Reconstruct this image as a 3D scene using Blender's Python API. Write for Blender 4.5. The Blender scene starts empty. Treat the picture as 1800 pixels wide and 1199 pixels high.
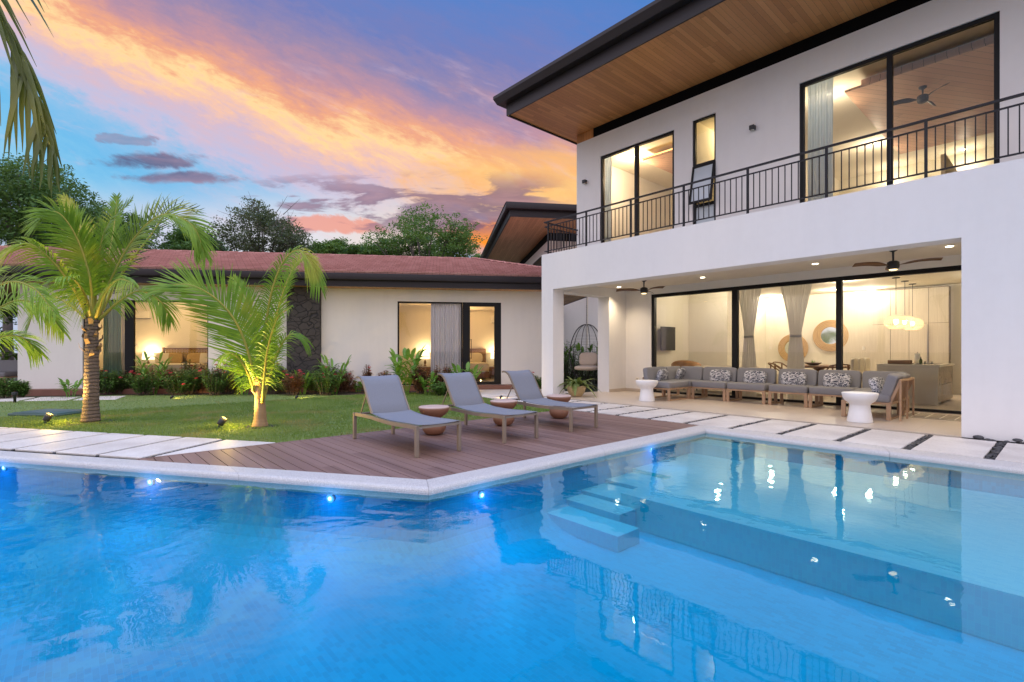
import bpy, bmesh, math, random
from mathutils import Vector, Matrix
C = bpy.context.scene.collection
R_ = math.radians
random.seed(7)

# ------------------------------------------------------------------ camera
FPX, CX, CY, EYE = 879.0, 900.0, 616.0, 1.35
YAW = R_(138.42)
FW = Vector((math.cos(YAW), math.sin(YAW), 0)); RT = Vector((math.sin(YAW), -math.cos(YAW), 0))
cam = bpy.data.cameras.new('camera'); camo = bpy.data.objects.new('camera', cam); C.objects.link(camo)
cam.sensor_width = 36.0; cam.lens = FPX / 1800 * 36.0
cam.shift_y = (CY - 599.5) / 1800.0; cam.clip_end = 2000; cam.clip_start = 0.05
camo.location = (0, 0, EYE); camo.rotation_euler = (R_(90), 0, YAW - R_(90))
bpy.context.scene.camera = camo

# ------------------------------------------------------------------ node helpers
class V:
    """scalar socket with arithmetic"""
    def __init__(s, nt, k): s.nt = nt; s.k = k
    def op(s, o, *a):
        n = s.nt.nodes.new('ShaderNodeMath'); n.operation = o
        for i, x in enumerate((s,) + a):
            if isinstance(x, V): s.nt.links.new(x.k, n.inputs[i])
            else: n.inputs[i].default_value = x
        return V(s.nt, n.outputs[0])
    def __add__(s, o): return s.op('ADD', o)
    __radd__ = __add__
    def __sub__(s, o): return s.op('SUBTRACT', o)
    def __rsub__(s, o): return (s * -1) + o
    def __mul__(s, o): return s.op('MULTIPLY', o)
    __rmul__ = __mul__
    def __truediv__(s, o): return s.op('DIVIDE', o)
    def floor(s): return s.op('FLOOR')
    def frac(s): return s.op('FRACT')
    def absv(s): return s.op('ABSOLUTE')
    def lt(s, o): return s.op('LESS_THAN', o)
    def gt(s, o): return s.op('GREATER_THAN', o)
    def mx(s, o): return s.op('MAXIMUM', o)
    def mn(s, o): return s.op('MINIMUM', o)
    def ss(s, a, b):
        n = s.nt.nodes.new('ShaderNodeMapRange'); n.interpolation_type = 'SMOOTHSTEP'
        s.nt.links.new(s.k, n.inputs[0])
        for i, x in ((1, a), (2, b), (3, 0.0), (4, 1.0)):
            if isinstance(x, V): s.nt.links.new(x.k, n.inputs[i])
            else: n.inputs[i].default_value = x
        return V(s.nt, n.outputs[0])
def combine(nt, x, y, z=0.0):
    n = nt.nodes.new('ShaderNodeCombineXYZ')
    for i, a in enumerate((x, y, z)):
        if isinstance(a, V): nt.links.new(a.k, n.inputs[i])
        else: n.inputs[i].default_value = a
    return n.outputs[0]
def noise(nt, vec, scale, detail=4, rough=.5, dist=0.0):
    n = nt.nodes.new('ShaderNodeTexNoise'); n.inputs['Scale'].default_value = scale
    n.inputs['Detail'].default_value = detail; n.inputs['Roughness'].default_value = rough
    n.inputs['Distortion'].default_value = dist
    if vec is not None: nt.links.new(vec, n.inputs['Vector'])
    return V(nt, n.outputs[0])
def lin(c):
    return tuple(((x / 255) / 12.92 if x / 255 <= .04045 else ((x / 255 + .055) / 1.055) ** 2.4) for x in c) + (1,)
def mixc(nt, f, a, b, blend='MIX'):
    n = nt.nodes.new('ShaderNodeMix'); n.data_type = 'RGBA'; n.blend_type = blend
    for i, x in ((0, f), (6, a), (7, b)):
        if isinstance(x, V): nt.links.new(x.k, n.inputs[i])
        elif isinstance(x, bpy.types.NodeSocket): nt.links.new(x, n.inputs[i])
        elif i == 0: n.inputs[i].default_value = x
        else: n.inputs[i].default_value = x if len(x) == 4 else tuple(x) + (1,)
    return n.outputs[2]
def ramp(nt, f, stops, srgb=False):
    n = nt.nodes.new('ShaderNodeValToRGB'); el = n.color_ramp.elements
    while len(el) < len(stops): el.new(.5)
    for e, (p, c) in zip(el, stops):
        e.position = p; e.color = lin(c) if srgb else (tuple(c) + (1,))[:4]
    nt.links.new(f.k, n.inputs[0]); return n.outputs[0]

# ------------------------------------------------------------------ sky (world)
scn = bpy.context.scene
w = bpy.data.worlds.new('World'); scn.world = w; w.use_nodes = True
nt = w.node_tree; nt.nodes.clear()
geo = nt.nodes.new('ShaderNodeTexCoord')
sep = nt.nodes.new('ShaderNodeSeparateXYZ'); nt.links.new(geo.outputs['Generated'], sep.inputs[0])
dx, dy, dz = (V(nt, sep.outputs[i]) for i in range(3))
f = dx * FW.x + dy * FW.y; r = dx * RT.x + dy * RT.y
hyp = (dx * dx + dy * dy).op('SQRT').mx(.001)
front = (f / hyp).ss(.30, .58)
fs = f.mx(.12)
X = (r / fs) * 8.79 + 9.0; Y = 6.16 - (dz / fs) * 8.79       # chart of the western sky, units of about 6.5 degrees
wv = combine(nt, X * .35 + Y * .25, Y * 1.0 - X * .35)
n1 = noise(nt, combine(nt, X * .45, Y * .95 - X * .40), .9, 6, .55, .6)
n2 = noise(nt, combine(nt, X * .8, Y * 1.6 - X * .5, 3.3), 1.6, 9, .66, .7)
n3 = noise(nt, combine(nt, X * .22, Y * .5 - X * .2, 9.1), .8, 2, .5)
Yb = X * .57 - .25 - X * X * .021
al = X * .9 + Y * .42; ac = Y * .9 - X * .42
n4 = noise(nt, combine(nt, al * .55, ac * 2.1, 40.0), 2.4, 10, .68, .35)
n5 = noise(nt, combine(nt, al * 1.1, ac * 2.2, 50.0), 4.5, 9, .7, .3)
s = Y - Yb + (n1 - .5) * 1.25 + (n2 - .5) * .7 + (n4 - .5) * .95 + (n5 - .5) * .35
right = X.ss(6.2, 9.6)
colf = ramp(nt, (s + 4.2) / 7.0, [
    (.00, (72, 128, 200)), (.17, (92, 128, 196)), (.30, (116, 126, 184)), (.40, (152, 136, 172)), (.49, (196, 148, 158)),
    (.555, (238, 168, 134)), (.60, (255, 216, 156)), (.635, (244, 196, 172)), (.68, (212, 186, 202)), (.745, (192, 190, 220)),
    (.80, (140, 190, 230)), (.88, (112, 186, 232)), (1.0, (140, 200, 234))], True)
# blue gaps high on the right, pink streaks
wis0 = noise(nt, combine(nt, X * .5, Y * 2.2 - X * .3, 31.0), 1.4, 7, .62, .5)
gap = noise(nt, combine(nt, X * .5, Y * .9 - X * .35, 21.0), .75, 4, .5).ss(.47, .66) * X.ss(5.0, 8.0) * Y.ss(2.4, .8)
colf = mixc(nt, gap * .85, colf, lin((74, 128, 200)))
# warm glow low on the right
gl = (X - 9.6) * (X - 9.6) * .16 + (Y - 3.35) * (Y - 3.35) * 1.5 + (n2 - .5) * 2.0 + (wis0 - .5) * 1.6
glow = gl.ss(1.5, .05)
colf = mixc(nt, glow * .85, colf, mixc(nt, n2, lin((246, 164, 110)), lin((255, 214, 128))))
gl2 = ((X - 8.9) * (X - 8.9) * .5 + (Y - 4.15) * (Y - 4.15) * 6.0 + (n2 - .5) * 2.2).ss(1.1, .15)
# pale band near the horizon
hz = (Y + (n1 - .5) * .6).ss(3.0, 4.1) * X.ss(8.4, 7.2)
colf = mixc(nt, hz * .9, colf, ramp(nt, X / 10.0, [(.0, (186, 196, 220)), (.35, (214, 214, 230)), (.55, (232, 226, 230)), (.8, (250, 214, 180))], True))
# wisps
wis = noise(nt, combine(nt, X * .7, Y * 2.6 - X * .9, 14.0), 1.2, 8, .62, .4)
colf = mixc(nt, wis.ss(.52, .75) * Y.ss(.6, 1.6) * (1 - front * 0) * .35, colf, lin((232, 196, 206)))
# dark low clouds
dn = noise(nt, combine(nt, X * .55, Y * 2.6, 5.0), 1.25, 7, .58, .3)
env = ((Y - 3.62) * (Y - 3.62) * 2.2).ss(1.0, .0) * X.ss(10.2, 9.2) * X.ss(3.6, 5.4)
dark = (dn + X.ss(5.2, 8.2) * .09).ss(.50, .60) * env
Xo = X; X = X + (n1 - .5) * 2.4 + (wis0 - .5) * 1.0; Y = Y + (n1 - .5) * .35
c1 = ((X - 2.5) * (X - 2.5) * .9 + (Y - 2.78) * (Y - 2.78) * 38.0 + (n2 - .5) * 2.8 + (wis0 - .5) * 1.5).ss(1.15, .1)
c2 = ((X - 3.1) * (X - 3.1) * .62 + (Y - 3.10) * (Y - 3.10) * 60.0 + (n2 - .5) * 2.8 + (wis0 - .5) * 1.5).ss(1.15, .1)
c3 = ((X - 2.1) * (X - 2.1) * 3.0 + (Y - 2.42) * (Y - 2.42) * 80.0 + (n2 - .5) * 3.0).ss(1.0, .5) * .6
X = Xo
big = ((X - 8.0) * (X - 8.0) * .75 + (Y - 3.82) * (Y - 3.82) * 10.0 + (n2 - .5) * 4.6 + (dn - .5) * 3.0 + (wis0 - .5) * 3.5).ss(1.2, .25)
dk = dark.mx(c1).mx(c2).mx(c3).mx(big)
colf = mixc(nt, gl2, colf, lin((255, 150, 40)))
pk = ((X - 5.8) * (X - 5.8) * .9 + (Y - 3.98) * (Y - 3.98) * 26.0 + (n2 - .5) * 3.2).ss(1.0, .4)
colf = mixc(nt, pk * .8, colf, lin((236, 150, 128)))
colf = mixc(nt, dk * .82, colf, mixc(nt, (dn - .5) * 3.0 + .35, lin((92, 84, 120)), lin((166, 128, 146))))
# the rest of the dome
bn = noise(nt, geo.outputs['Generated'], 2.6, 6, .58, .5)
elev = (dz / hyp).op('ARCTANGENT', ) if False else dz
colb = ramp(nt, elev.mx(0.0), [(.0, (228, 208, 210)), (.15, (212, 210, 218)), (.45, (192, 196, 213)), (1.0, (182, 189, 208))], True)
colb = mixc(nt, bn.ss(.45, .68) * .7, colb, lin((222, 196, 214)))
col = mixc(nt, front, colb, colf)
below = dz.ss(-.02, -.12)
col = mixc(nt, below, col, (.10, .12, .09, 1))
bg = nt.nodes.new('ShaderNodeBackground'); nt.links.new(col, bg.inputs[0])
strg = front * -.98 + 2.04 + dz.ss(.58, .85) * 2.5      # unseen rear sky and zenith raised to fill walls and ground with light
nt.links.new(strg.k, bg.inputs[1])
out = nt.nodes.new('ShaderNodeOutputWorld'); nt.links.new(bg.outputs[0], out.inputs[0])

# ------------------------------------------------------------------ sun: already below the clouds, a faint broad warm light
sl = bpy.data.lights.new('sun', 'SUN'); sl.energy = .35; sl.angle = R_(14); sl.color = (1, .62, .36)
so = bpy.data.objects.new('sun', sl); C.objects.link(so)
so.rotation_euler = (R_(84), 0, YAW + R_(90) - R_(2))
scn.view_settings.view_transform = 'Standard'; scn.view_settings.look = 'None'
scn.view_settings.exposure = 0; scn.view_settings.gamma = 1
scn.cycles.max_bounces = 8; scn.cycles.transparent_max_bounces = 16
scn.cycles.diffuse_bounces = 4; scn.cycles.glossy_bounces = 4; scn.cycles.sample_clamp_indirect = 6
scn.cycles.caustics_reflective = False; scn.cycles.caustics_refractive = False

# ------------------------------------------------------------------ geometry of the photograph
def ray(x, y):
    return FW + RT * ((x - CX) / FPX) + Vector((0, 0, (CY - y) / FPX))
def Zp(x, y, z=0.):
    d = ray(x, y); t = (z - EYE) / d.z; return Vector((0, 0, EYE)) + d * t
def Yp(x, y, Yv):
    d = ray(x, y); return Vector((0, 0, EYE)) + d * (Yv / d.y)
def Xp(x, y, Xv):
    d = ray(x, y); return Vector((0, 0, EYE)) + d * (Xv / d.x)
def Dp(x, y, dist):
    return Vector((0, 0, EYE)) + ray(x, y) * dist
def Pp(x, y, p, ang):
    n = Vector((-math.sin(R_(ang)), math.cos(R_(ang)), 0)); d = ray(x, y)
    return Vector((0, 0, EYE)) + d * ((n.x * p[0] + n.y * p[1]) / d.dot(n))

# ------------------------------------------------------------------ materials
MATS = {}
def newmat(name):
    m = bpy.data.materials.new(name); m.use_nodes = True
    t = m.node_tree; b = t.nodes['Principled BSDF']; MATS[name] = m
    return m, t, b
def pos(t):
    g = t.nodes.new('ShaderNodeNewGeometry'); return g.outputs['Position']
def objc(t):
    g = t.nodes.new('ShaderNodeTexCoord'); return g.outputs['Object']
def xyz(t, vec):
    s_ = t.nodes.new('ShaderNodeSeparateXYZ'); t.links.new(vec, s_.inputs[0]); return [V(t, s_.outputs[i]) for i in range(3)]
def bump(t, b, h, strength=.3, dist=.01):
    n = t.nodes.new('ShaderNodeBump'); n.inputs['Strength'].default_value = strength; n.inputs['Distance'].default_value = dist
    t.links.new(h.k if isinstance(h, V) else h, n.inputs['Height']); t.links.new(n.outputs[0], b.inputs['Normal']); return n
def simple(name, c, rough=.6, metal=0, var=.12, scale=6, bmp=0.0, bscale=60, local=True, coat=0, spec=.5):
    m, t, b = newmat(name)
    vec = objc(t) if local else pos(t)
    n = noise(t, vec, scale, 5, .55)
    a = tuple(x * (1 - var) for x in c); d = tuple(min(1, x * (1 + var)) for x in c)
    t.links.new(mixc(t, n, a, d), b.inputs['Base Color'])
    b.inputs['Metallic'].default_value = metal
    rn = (n - .5) * .15 + rough; t.links.new(rn.k, b.inputs['Roughness'])
    b.inputs['Specular IOR Level'].default_value = spec
    if coat: b.inputs['Coat Weight'].default_value = coat
    if bmp: bump(t, b, noise(t, vec, bscale, 3, .6), bmp, .004)
    return m
def emit(name, c, s_):
    m, t, b = newmat(name); b.inputs['Base Color'].default_value = tuple(c) + (1,)
    b.inputs['Emission Color'].default_value = tuple(c) + (1,); b.inputs['Emission Strength'].default_value = s_
    return m
def stucco(name, c):
    m, t, b = newmat(name); p = pos(t)
    n = noise(t, p, .55, 5, .55); n2_ = noise(t, p, 7, 4, .6)
    sv = noise(t, combine(t, xyz(t, p)[0] * 2.6 + xyz(t, p)[1] * 2.6, xyz(t, p)[2] * .35), 1.6, 5, .65); k = (n * .45 + n2_ * .2 + sv * .35)
    t.links.new(mixc(t, k.ss(.34, .6), tuple(x * .955 for x in c), c), b.inputs['Base Color'])
    b.inputs['Roughness'].default_value = .85; b.inputs['Specular IOR Level'].default_value = .2
    bump(t, b, noise(t, p, 90, 3, .6) * .5 + noise(t, p, 5, 2, .5) * .5, .25, .006)
    return m
stucco('white_stucco', (.80, .78, .76)); stucco('cream_stucco', (.78, .745, .70)); stucco('inside_white', (.80, .74, .62))
stucco('ceiling_white', (.78, .72, .62))
simple('black_metal', (.007, .007, .008), .45, .0, .2, 5, spec=.22)
simple('rail_metal', (.014, .014, .018), .5, .0, .2, 5, spec=.3)
simple('fascia', (.024, .019, .021), .45, 0, .2, 3, local=False, spec=.3)
simple('void_black', (.004, .004, .005), .7, spec=.1)
def planks(name, cols, wid, length, ang, rough=.5, gapc=(.01, .008, .006), gapw=.03, grain=14, bmp=.3, use='pos', spec=.4):
    m, t, b = newmat(name); v = xyz(t, pos(t) if use == 'pos' else objc(t)); a = R_(ang)
    u = v[0] * math.cos(a) + v[1] * math.sin(a)          # along the board
    q = v[0] * -math.sin(a) + v[1] * math.cos(a)
    row = (q / wid).floor()
    wn = t.nodes.new('ShaderNodeTexWhiteNoise'); t.links.new(combine(t, row, 3.0), wn.inputs['Vector'])
    off = V(t, wn.outputs['Value']); cell = (u / length + off * 7.3).floor()
    w2 = t.nodes.new('ShaderNodeTexWhiteNoise'); t.links.new(combine(t, row, cell), w2.inputs['Vector'])
    rnd = V(t, w2.outputs['Value'])
    g = noise(t, combine(t, u * 1.2 + off * 9, q * grain, v[2]), 2.2, 6, .65, .8)
    base = ramp(t, rnd * .65 + g * .35, [(i / (len(cols) - 1), c) for i, c in enumerate(cols)])
    fq = (q / wid).frac(); fu = (u / length + off * 7.3).frac()
    gap_ = (fq.lt(gapw) + fu.lt(gapw * wid / length)).mn(1.0)
    t.links.new(mixc(t, gap_, base, gapc), b.inputs['Base Color'])
    b.inputs['Roughness'].default_value = rough; b.inputs['Specular IOR Level'].default_value = spec
    bump(t, b, g * .15 - gap_, bmp, .004)
    return m
planks('soffit_wood', [(.38, .160, .052), (.54, .245, .085), (.66, .32, .12)], .105, 1.7, 90, .42)
planks('panel_wood', [(.54, .31, .21), (.64, .40, .28), (.72, .47, .33)], .16, 2.4, 60, .42)
planks('soffit_wood_rear', [(.44, .22, .10), (.54, .28, .13), (.62, .33, .16)], .12, 2.2, 146, .5)
planks('deck_board', [(.125, .070, .062), (.15, .086, .076), (.175, .10, .09)], 50, 60, 0, .55, gapw=.0, grain=40)
planks('deck_board_b', [(.14, .078, .062), (.205, .120, .098), (.27, .168, .142)], .146, 3.4, 0, .55, gapw=.0, grain=60)
simple('terrace_wood', (.20, .085, .06), .55, 0, .3, 3, .3, 50, False)
simple('floor_wood', (.30, .16, .07), .4, 0, .25, 2, .0, 50, False)
simple('teak', (.42, .27, .165), .55, 0, .22, 9, .25, 90)
simple('walnut', (.16, .075, .03), .5, 0, .3, 9, .2, 60)
simple('sofa_fabric', (.24, .24, .255), .95, 0, .14, 130, .5, 320, spec=.2)
simple('linen', (.52, .42, .34), .9, 0, .15, 40, .4, 200, spec=.2)
simple('cream_fabric', (.72, .64, .50), .9, 0, .08, 30, .3, 160, spec=.2)
simple('tan_leather', (.36, .17, .05), .5, 0, .2, 7)
simple('gold_fabric', (.40, .26, .10), .7, 0, .3, 18, .3, 80)
simple('white_concrete', (.80, .80, .80), .55, 0, .06, 6, .15, 60)
simple('terracotta', (.27, .125, .07), .6, 0, .22, 7, .3, 40)
simple('terracotta_top', (.55, .40, .34), .5, 0, .12, 7)
simple('bronze_metal', (.27, .215, .165), .42, .35, .12, 6)
simple('charcoal_lamp', (.02, .02, .022), .5)
simple('switch_plastic', (.78, .72, .62), .4)
simple('tv_glass', (.012, .013, .016), .18)
simple('pebble', (.045, .045, .05), .55, 0, .45, 5, .3, 30, False)
simple('soil', (.05, .032, .02), .95, 0, .4, 6, .8, 20, False)
simple('ceramic_pot', (.50, .36, .18), .4, 0, .3, 9, .2, 20)
simple('stainless', (.35, .33, .30), .3, .9)
simple('green_lid', (.05, .10, .09), .45, 0, .3, 4, .2, 30)
simple('rattan_dark', (.025, .022, .02), .6, 0, .3, 20)
simple('rattan_gold', (.55, .36, .17), .7, 0, .25, 40, .6, 120)
simple('marble_white', (.66, .60, .48), .16, 0, .05, 3)
simple('paint_cab', (.70, .62, .48), .45, 0, .05, 3)
simple('brown_gloss', (.20, .12, .07), .25)
simple('ac_white', (.78, .74, .66), .4)
simple('paper', (.8, .76, .68), .9)
simple('bottle_green', (.03, .05, .01), .2)
simple('bark', (.17, .12, .085), .9, 0, .4, 6, .9, 22)
m, t, b = newmat('palm_bark'); p = objc(t); v = xyz(t, p)
n = noise(t, p, 7, 6, .7); nf_ = noise(t, combine(t, v[0] * 9, v[1] * 9, v[2] * 2.0), 6, 5, .7)
rg = ((v[2] * 15.0 + n * 1.1).frac()); k_ = rg.ss(.0, .22) * rg.ss(1.0, .7)
t.links.new(mixc(t, k_, (.085, .058, .042), mixc(t, nf_, (.11, .075, .052), (.27, .20, .15))), b.inputs['Base Color']); b.inputs['Roughness'].default_value = .9
bump(t, b, k_ * .5 + nf_ * .7, 1.0, .03)
simple('bark_grey', (.12, .10, .09), .9, 0, .4, 6, .9, 12, False)
simple('dry_sheath', (.32, .20, .10), .85, 0, .4, 8, .6, 40)
# travertine slabs
m, t, b = newmat('slab_stone'); p = pos(t)
n = noise(t, p, 1.3, 6, .6); n_ = noise(t, p, 35, 5, .65)
t.links.new(mixc(t, (n * .6 + n_ * .4).ss(.35, .65), (.52, .47, .43), (.70, .655, .61)), b.inputs['Base Color'])
b.inputs['Roughness'].default_value = .6; bump(t, b, n_, .25, .003)
# coping: honed stone with speckle
m, t, b = newmat('coping_stone'); p = pos(t)
n = noise(t, p, 2.2, 6, .6); n_ = noise(t, p, 150, 3, .7); zz = xyz(t, p)[2]
c_ = mixc(t, n_.ss(.35, .68), (.36, .34, .32), (.72, .69, .66))
t.links.new(mixc(t, n.ss(.3, .75) * .35, c_, (.50, .49, .50)), b.inputs['Base Color'])
b.inputs['Roughness'].default_value = .5; bump(t, b, n_, .25, .002)
# patio tiles: large satin porcelain
m, t, b = newmat('patio_tile'); p = pos(t); v = xyz(t, p)
gx = (v[0] / .9).frac().lt(.004); gy = (v[1] / .9 + .2).frac().lt(.004)
n = noise(t, p, 1.4, 5, .55)
t.links.new(mixc(t, gx.mx(gy), mixc(t, n, (.50, .42, .34), (.60, .51, .42)), (.36, .30, .25)), b.inputs['Base Color'])
b.inputs['Roughness'].default_value = .34
# pool mosaic
def mosaic(name, c1_, c2_, c3_, wall=False):
    m, t, b = newmat(name); p = pos(t); v = xyz(t, p)
    br = t.nodes.new('ShaderNodeTexBrick'); br.offset = .5
    vec = combine(t, v[0] + v[1] * 1.0, v[2]) if wall else combine(t, v[0], v[1])
    t.links.new(vec, br.inputs['Vector'])
    for k_, x_ in (('Scale', 1.0), ('Mortar Size', .0022), ('Mortar Smooth', .2), ('Bias', 0.0), ('Brick Width', .075), ('Row Height', .0375)):
        br.inputs[k_].default_value = x_
    br.inputs['Color1'].default_value = (0, 0, 0, 1); br.inputs['Color2'].default_value = (1, 1, 1, 1); br.inputs['Mortar'].default_value = (.5, .5, .5, 1)
    if wall: br.offset = 0; br.inputs['Brick Width'].default_value = .0375; br.inputs['Row Height'].default_value = .06
    mask = noise(t, p, .9, 4, .6).ss(.35, .65)
    bw = V(t, br.outputs['Color']) ; ramped = mixc(t, bw.ss(.0, 1.0), c1_, c2_)
    ramped = mixc(t, (mask * .6 + .4), mixc(t, .5, c1_, c2_), ramped)
    ramped = mixc(t, V(t, br.outputs['Fac']) * .5, ramped, c3_)
    t.links.new(mixc(t, noise(t, p, .7, 5, .6).ss(.35, .7) * .35, ramped, c3_), b.inputs['Base Color'])
    b.inputs['Roughness'].default_value = .4
    return m
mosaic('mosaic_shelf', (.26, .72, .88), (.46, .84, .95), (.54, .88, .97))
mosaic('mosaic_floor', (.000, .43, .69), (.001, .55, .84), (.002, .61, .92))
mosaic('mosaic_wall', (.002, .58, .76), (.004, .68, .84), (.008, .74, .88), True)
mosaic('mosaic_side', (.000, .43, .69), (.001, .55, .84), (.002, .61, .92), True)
mosaic('mosaic_face', (.004, .72, .88), (.01, .86, .96), (.015, .90, .98), True)  # lighter copy of the wall tile, stands in for light missing on the shelf face
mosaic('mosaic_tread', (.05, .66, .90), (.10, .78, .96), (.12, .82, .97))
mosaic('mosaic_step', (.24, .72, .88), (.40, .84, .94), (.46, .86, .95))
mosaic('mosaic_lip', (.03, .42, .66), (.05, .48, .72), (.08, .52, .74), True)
# water surface
m = bpy.data.materials.new('pool_water'); m.use_nodes = True; MATS['pool_water'] = m; t = m.node_tree; t.nodes.clear()
p = pos(t); v = xyz(t, p)
tr = t.nodes.new('ShaderNodeBsdfTransparent'); tr.inputs[0].default_value = (.55, .95, 1.0, 1)
gls = t.nodes.new('ShaderNodeBsdfGlossy'); gls.inputs['Roughness'].default_value = .012; gls.inputs[0].default_value = (.72, .95, 1, 1)
fr = t.nodes.new('ShaderNodeFresnel'); fr.inputs[0].default_value = 1.6
patch = noise(t, p, .45, 3, .5).ss(.45, .66)
calm = v[0].ss(-1.2, -4.0) * .75 + .25
h1 = noise(t, combine(t, v[0] * .8 + v[1] * .5, v[1] * .8 - v[0] * .3), 1.5, 3, .5, .4)
h2 = noise(t, p, 7.0, 3, .5, 1.2)
h = h1 * .9 * calm + h2 * .13 * (patch * calm + .12)
bn_ = t.nodes.new('ShaderNodeBump'); bn_.inputs['Strength'].default_value = .6; bn_.inputs['Distance'].default_value = .022
t.links.new(h.k, bn_.inputs['Height'])
for q in (gls, fr): t.links.new(bn_.outputs[0], q.inputs['Normal'])
mx = t.nodes.new('ShaderNodeMixShader'); t.links.new(fr.outputs[0], mx.inputs[0]); t.links.new(tr.outputs[0], mx.inputs[1]); t.links.new(gls.outputs[0], mx.inputs[2])
o_ = t.nodes.new('ShaderNodeOutputMaterial'); t.links.new(mx.outputs[0], o_.inputs[0])
# window glass
def glass(name, ior=1.5, tint=(.96, .97, .96), mult=1.0):
    m = bpy.data.materials.new(name); m.use_nodes = True; MATS[name] = m; t = m.node_tree; t.nodes.clear()
    a = t.nodes.new('ShaderNodeBsdfTransparent'); a.inputs[0].default_value = tint + (1,)
    g = t.nodes.new('ShaderNodeBsdfGlossy'); g.inputs['Roughness'].default_value = .0
    fr_ = t.nodes.new('ShaderNodeFresnel'); fr_.inputs[0].default_value = ior
    fv = V(t, fr_.outputs[0]) * mult
    x = t.nodes.new('ShaderNodeMixShader'); t.links.new(fv.k, x.inputs[0]); t.links.new(a.outputs[0], x.inputs[1]); t.links.new(g.outputs[0], x.inputs[2])
    o = t.nodes.new('ShaderNodeOutputMaterial'); t.links.new(x.outputs[0], o.inputs[0]); return m
glass('window_glass', 1.5, (.95, .96, .95), 1.0)
simple('sky_pane', (.50, .56, .60), .12, 0, .05, 2)  # opaque pale blue pane, the sky's reflection is put into its colour
# sheer curtain
def sheer(name, c, tr_=.35, tl=.45):
    m = bpy.data.materials.new(name); m.use_nodes = True; MATS[name] = m; t = m.node_tree; t.nodes.clear()
    d = t.nodes.new('ShaderNodeBsdfDiffuse'); d.inputs[0].default_value = c + (1,)
    l = t.nodes.new('ShaderNodeBsdfTranslucent'); l.inputs[0].default_value = c + (1,)
    a = t.nodes.new('ShaderNodeBsdfTransparent')
    x = t.nodes.new('ShaderNodeMixShader'); x.inputs[0].default_value = tl; t.links.new(d.outputs[0], x.inputs[1]); t.links.new(l.outputs[0], x.inputs[2])
    y = t.nodes.new('ShaderNodeMixShader'); y.inputs[0].default_value = tr_; t.links.new(x.outputs[0], y.inputs[1]); t.links.new(a.outputs[0], y.inputs[2])
    o = t.nodes.new('ShaderNodeOutputMaterial'); t.links.new(y.outputs[0], o.inputs[0]); return m
sheer('curtain_sheer', (.76, .72, .66), .06); sheer('curtain_lilac', (.88, .86, .90), .0, .04); sheer('curtain_blue', (.55, .66, .78), .10); sheer('curtain_teal', (.20, .36, .36), .10); sheer('lamp_shade', (.9, .82, .66), .05)
# foliage
def leafm(name, c1_, c2_, trans=.35, rough=.45, yellow=None, scale=3.0, src='obj'):
    m = bpy.data.materials.new(name); m.use_nodes = True; MATS[name] = m; t = m.node_tree; t.nodes.clear()
    p = objc(t) if src == 'obj' else pos(t)
    n = noise(t, p, scale, 4, .6); c = mixc(t, n.ss(.3, .7), c1_, c2_)
    if yellow: c = mixc(t, noise(t, p, 1.1, 2, .5).ss(.5, .72) * .8, c, yellow)
    b = t.nodes.new('ShaderNodeBsdfPrincipled'); b.inputs['Roughness'].default_value = rough; t.links.new(c, b.inputs['Base Color'])
    b.inputs['Specular IOR Level'].default_value = .35
    l = t.nodes.new('ShaderNodeBsdfTranslucent'); t.links.new(mixc(t, .3, c, (.35, .45, .05, 1)), l.inputs[0])
    x = t.nodes.new('ShaderNodeMixShader'); x.inputs[0].default_value = trans; t.links.new(b.outputs[0], x.inputs[1]); t.links.new(l.outputs[0], x.inputs[2])
    o = t.nodes.new('ShaderNodeOutputMaterial'); t.links.new(x.outputs[0], o.inputs[0]); return m
leafm('palm_leaf', (.13, .28, .022), (.24, .40, .035), .42, .4, (.52, .48, .05))
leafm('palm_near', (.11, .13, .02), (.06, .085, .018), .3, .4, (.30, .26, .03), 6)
leafm('palm_silhouette', (.02, .05, .02), (.045, .09, .03), .3, .5)  # darker copy of the leaf, a silhouette's shade put into the colour
leafm('petiole', (.42, .34, .05), (.30, .32, .06), .1, .5)
leafm('tree_leaf', (.040, .105, .028), (.095, .20, .042), .3, .5, None, .7)
leafm('tree_leaf_grey', (.055, .080, .045), (.10, .125, .068), .3, .6, (.12, .085, .075), .7)
leafm('tree_leaf_bright', (.055, .135, .026), (.14, .25, .05), .35, .5, None, .7)
leafm('shrub_leaf', (.075, .18, .04), (.18, .34, .07), .25, .45, (.10, .045, .025), 2)
leafm('shrub_red', (.20, .09, .05), (.36, .15, .09), .25, .45, (.04, .08, .02), 3)
leafm('ginger_leaf', (.11, .27, .05), (.22, .42, .07), .3, .4, None, 2)
leafm('pot_leaf', (.10, .16, .04), (.22, .27, .08), .3, .45, None, 3)
leafm('flower_red', (.50, .03, .04), (.65, .08, .10), .3, .6)
# lawn
m, t, b = newmat('lawn_ground'); p = pos(t)
n = noise(t, p, .6, 4, .6); n_ = noise(t, p, 45, 4, .7)
t.links.new(mixc(t, n_.ss(.3, .7), mixc(t, n, (.085, .145, .030), (.15, .18, .05)), (.20, .28, .07)), b.inputs['Base Color'])
b.inputs['Roughness'].default_value = .9; bump(t, b, n_, .9, .03)
leafm('grass_blade', (.13, .23, .040), (.23, .32, .075), .3, .7, (.34, .28, .11), .8, 'pos')
# outer ground
simple('ground_earth', (.06, .065, .035), .95, 0, .4, .5, .6, 6, False)
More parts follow.
